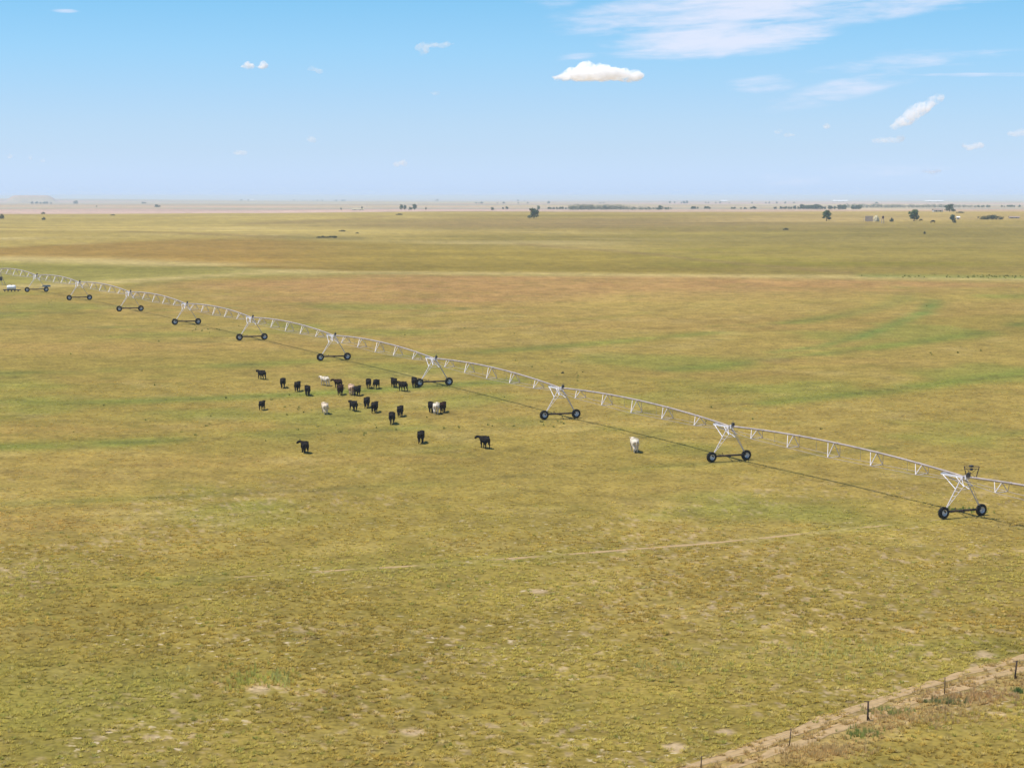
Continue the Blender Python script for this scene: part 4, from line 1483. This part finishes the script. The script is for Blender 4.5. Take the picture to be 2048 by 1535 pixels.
def cloud(blobs, label, Y=18000.0, dens=None, vox=None, seed=0):
    """blobs: (px, py, rx, ry) in pixels of the photograph, placed Y metres away"""
    u0 = sum(b[0] for b in blobs) / len(blobs)
    v0 = sum(b[1] for b in blobs) / len(blobs)
    org = at(u0, v0, Y)
    bm = bmesh.new()
    k = Y / F
    gg = random.Random(seed)
    for (u, v, rx, ry) in blobs:
        c = at(u, v, Y) - org
        c.y += gg.uniform(-0.4, 0.4) * rx * k
        mt = Matrix.Translation(c) @ Matrix.Diagonal((rx * k, (rx + ry) * 0.5 * k, ry * k, 1))
        bmesh.ops.create_icosphere(bm, subdivisions=3, radius=1.0, matrix=mt)
    me = bpy.data.meshes.new('cloud')
    bm.to_mesh(me)
    bm.free()
    o = bpy.data.objects.new('cloud', me)
    C.objects.link(o)
    rm = o.modifiers.new('r', 'REMESH')
    rm.mode = 'VOXEL'
    rm.voxel_size = vox or 2.0 * k
    dg = bpy.context.evaluated_depsgraph_get()
    me2 = bpy.data.meshes.new_from_object(o.evaluated_get(dg))
    me2.name = 'cloud'
    bpy.data.objects.remove(o)
    nv = len(me2.vertices)
    co = np.empty(nv * 3, np.float32)
    me2.vertices.foreach_get('co', co)
    co = co.reshape(-1, 3)
    no = np.empty(nv * 3, np.float32)
    me2.vertices.foreach_get('normal', no)
    no = no.reshape(-1, 3)
    a = co / k
    nz = fbm(a[:, 0] + a[:, 1] * 0.7, a[:, 2] * 1.3 + a[:, 1] * 0.6 + seed * 40, 11, 4, 200 + seed, 0.6) - 0.5
    co = co + no * (nz * 13 * k)[:, None]
    me2.vertices.foreach_set('co', co.ravel())
    mat = M_cloud
    if dens:
        mat = M_cloud.copy()
        mat.node_tree.nodes['density'].outputs[0].default_value = dens * 1.1
    me2.materials.clear()
    me2.materials.append(mat)
    smoothmesh(me2)
    oo = link(me2, 'cloud', None, org)
    tag(oo, label, 'cloud', 'small white clouds in the blue sky')
    return oo


cloud([(1195, 149, 58, 13), (1172, 140, 22, 18), (1160, 148, 34, 13), (1205, 141, 22, 13), (1235, 149, 34, 12), (1268, 151, 20, 13), (1128, 155, 26, 7), (1180, 133, 12, 10)], 'largest bright white puffy cloud with a flat base, middle right', seed=1)
cloud([(496, 131, 12, 8), (488, 133, 9, 4)], 'left puff of the bright pair of small clouds', seed=2)
cloud([(527, 131, 11, 8), (522, 134, 14, 4)], 'right puff of the bright pair of small clouds', seed=3)
cloud([(628, 139, 11, 5), (636, 142, 9, 3)], 'faint flat cloud right of the bright small pair', dens=0.0132, seed=4)
cloud([(846, 97, 14, 12), (866, 91, 24, 6), (890, 88, 20, 3)], 'comet shaped thin cloud with a tail to the right', dens=0.0100, seed=5)
cloud([(869, 185, 10, 4)], 'tiny thin cloud under the comet shaped cloud', dens=0.0110, seed=6)
cloud([(1790, 253, 13, 7), (1801, 245, 16, 9), (1812, 238, 18, 11), (1822, 230, 19, 12), (1833, 222, 20, 13), (1844, 215, 20, 13), (1855, 209, 16, 10), (1866, 202, 12, 8), (1877, 195, 10, 7)], 'slanting white cloud rising to the right', dens=0.0198, seed=7)
cloud([(1758, 280, 18, 5), (1785, 282, 18, 6), (1800, 278, 9, 6)], 'thin flat cloud under the slanting cloud', dens=0.0100, seed=8)
cloud([(1936, 293, 15, 6), (1955, 291, 13, 6)], 'small flat cloud low at the right', dens=0.0176, seed=9)
cloud([(2028, 267, 14, 5), (2042, 265, 12, 6)], 'small cloud cut by the right edge of the sky', dens=0.0132, seed=10)
cloud([(1655, 252, 7, 4)], 'tiny round cloud left of the slanting cloud', dens=0.0198, seed=11)
cloud([(1555, 262, 9, 4), (1580, 270, 14, 4)], 'thin pale cloud below the wide veil, middle right', dens=0.0100, seed=12)
cloud([(480, 305, 15, 4)], 'thin flat cloud low in the left half of the sky', dens=0.0110, seed=13)
cloud([(620, 279, 11, 5)], 'small faint cloud low, right of the thin flat one', dens=0.0110, seed=14)
cloud([(800, 327, 15, 5), (807, 326, 7, 6)], 'lowest small cloud near the middle of the sky', dens=0.0110, seed=15)
cloud([(21, 314, 10, 5)], 'small cloud at the far left above the mesa', dens=0.0132, seed=16)
cloud([(60, 314, 5, 4), (88, 321, 9, 3)], 'faint specks of cloud right of the far left cloud', dens=0.0100, seed=17)
cloud([(1862, 343, 20, 4)], 'faint flat cloud lowest at the right', dens=0.0100, seed=18)

# ------------------------------------------------------------------ haze
M_haze = bpy.data.materials.new('haze')
M_haze.use_nodes = True
t = M_haze.node_tree
t.nodes.remove(t.nodes['Principled BSDF'])
pvn = N(t, 'ShaderNodeVolumePrincipled')
pvn.inputs['Color'].default_value = (0.74, 0.88, 1.0, 1)
pvn.inputs['Density'].default_value = 0.0001
pvn.inputs['Anisotropy'].default_value = 0.0
t.links.new(pvn.outputs[0], t.nodes['Material Output'].inputs['Volume'])
zlo = float(GZ.min()) - 1.0
zhi = max(HC, float(GZ.max())) + 2.5
m = MB()
m.box((0, 0, (zlo + zhi) / 2), (125000, 125000, zhi - zlo))
hz = m.build('haze', M_haze)
tag(hz, kind='stuff')
print('tufts', n, 'terrain', GX.shape, 'z', zlo, zhi, 'ends', [tuple(round(c, 1) for c in p) for p in tow[:3]])
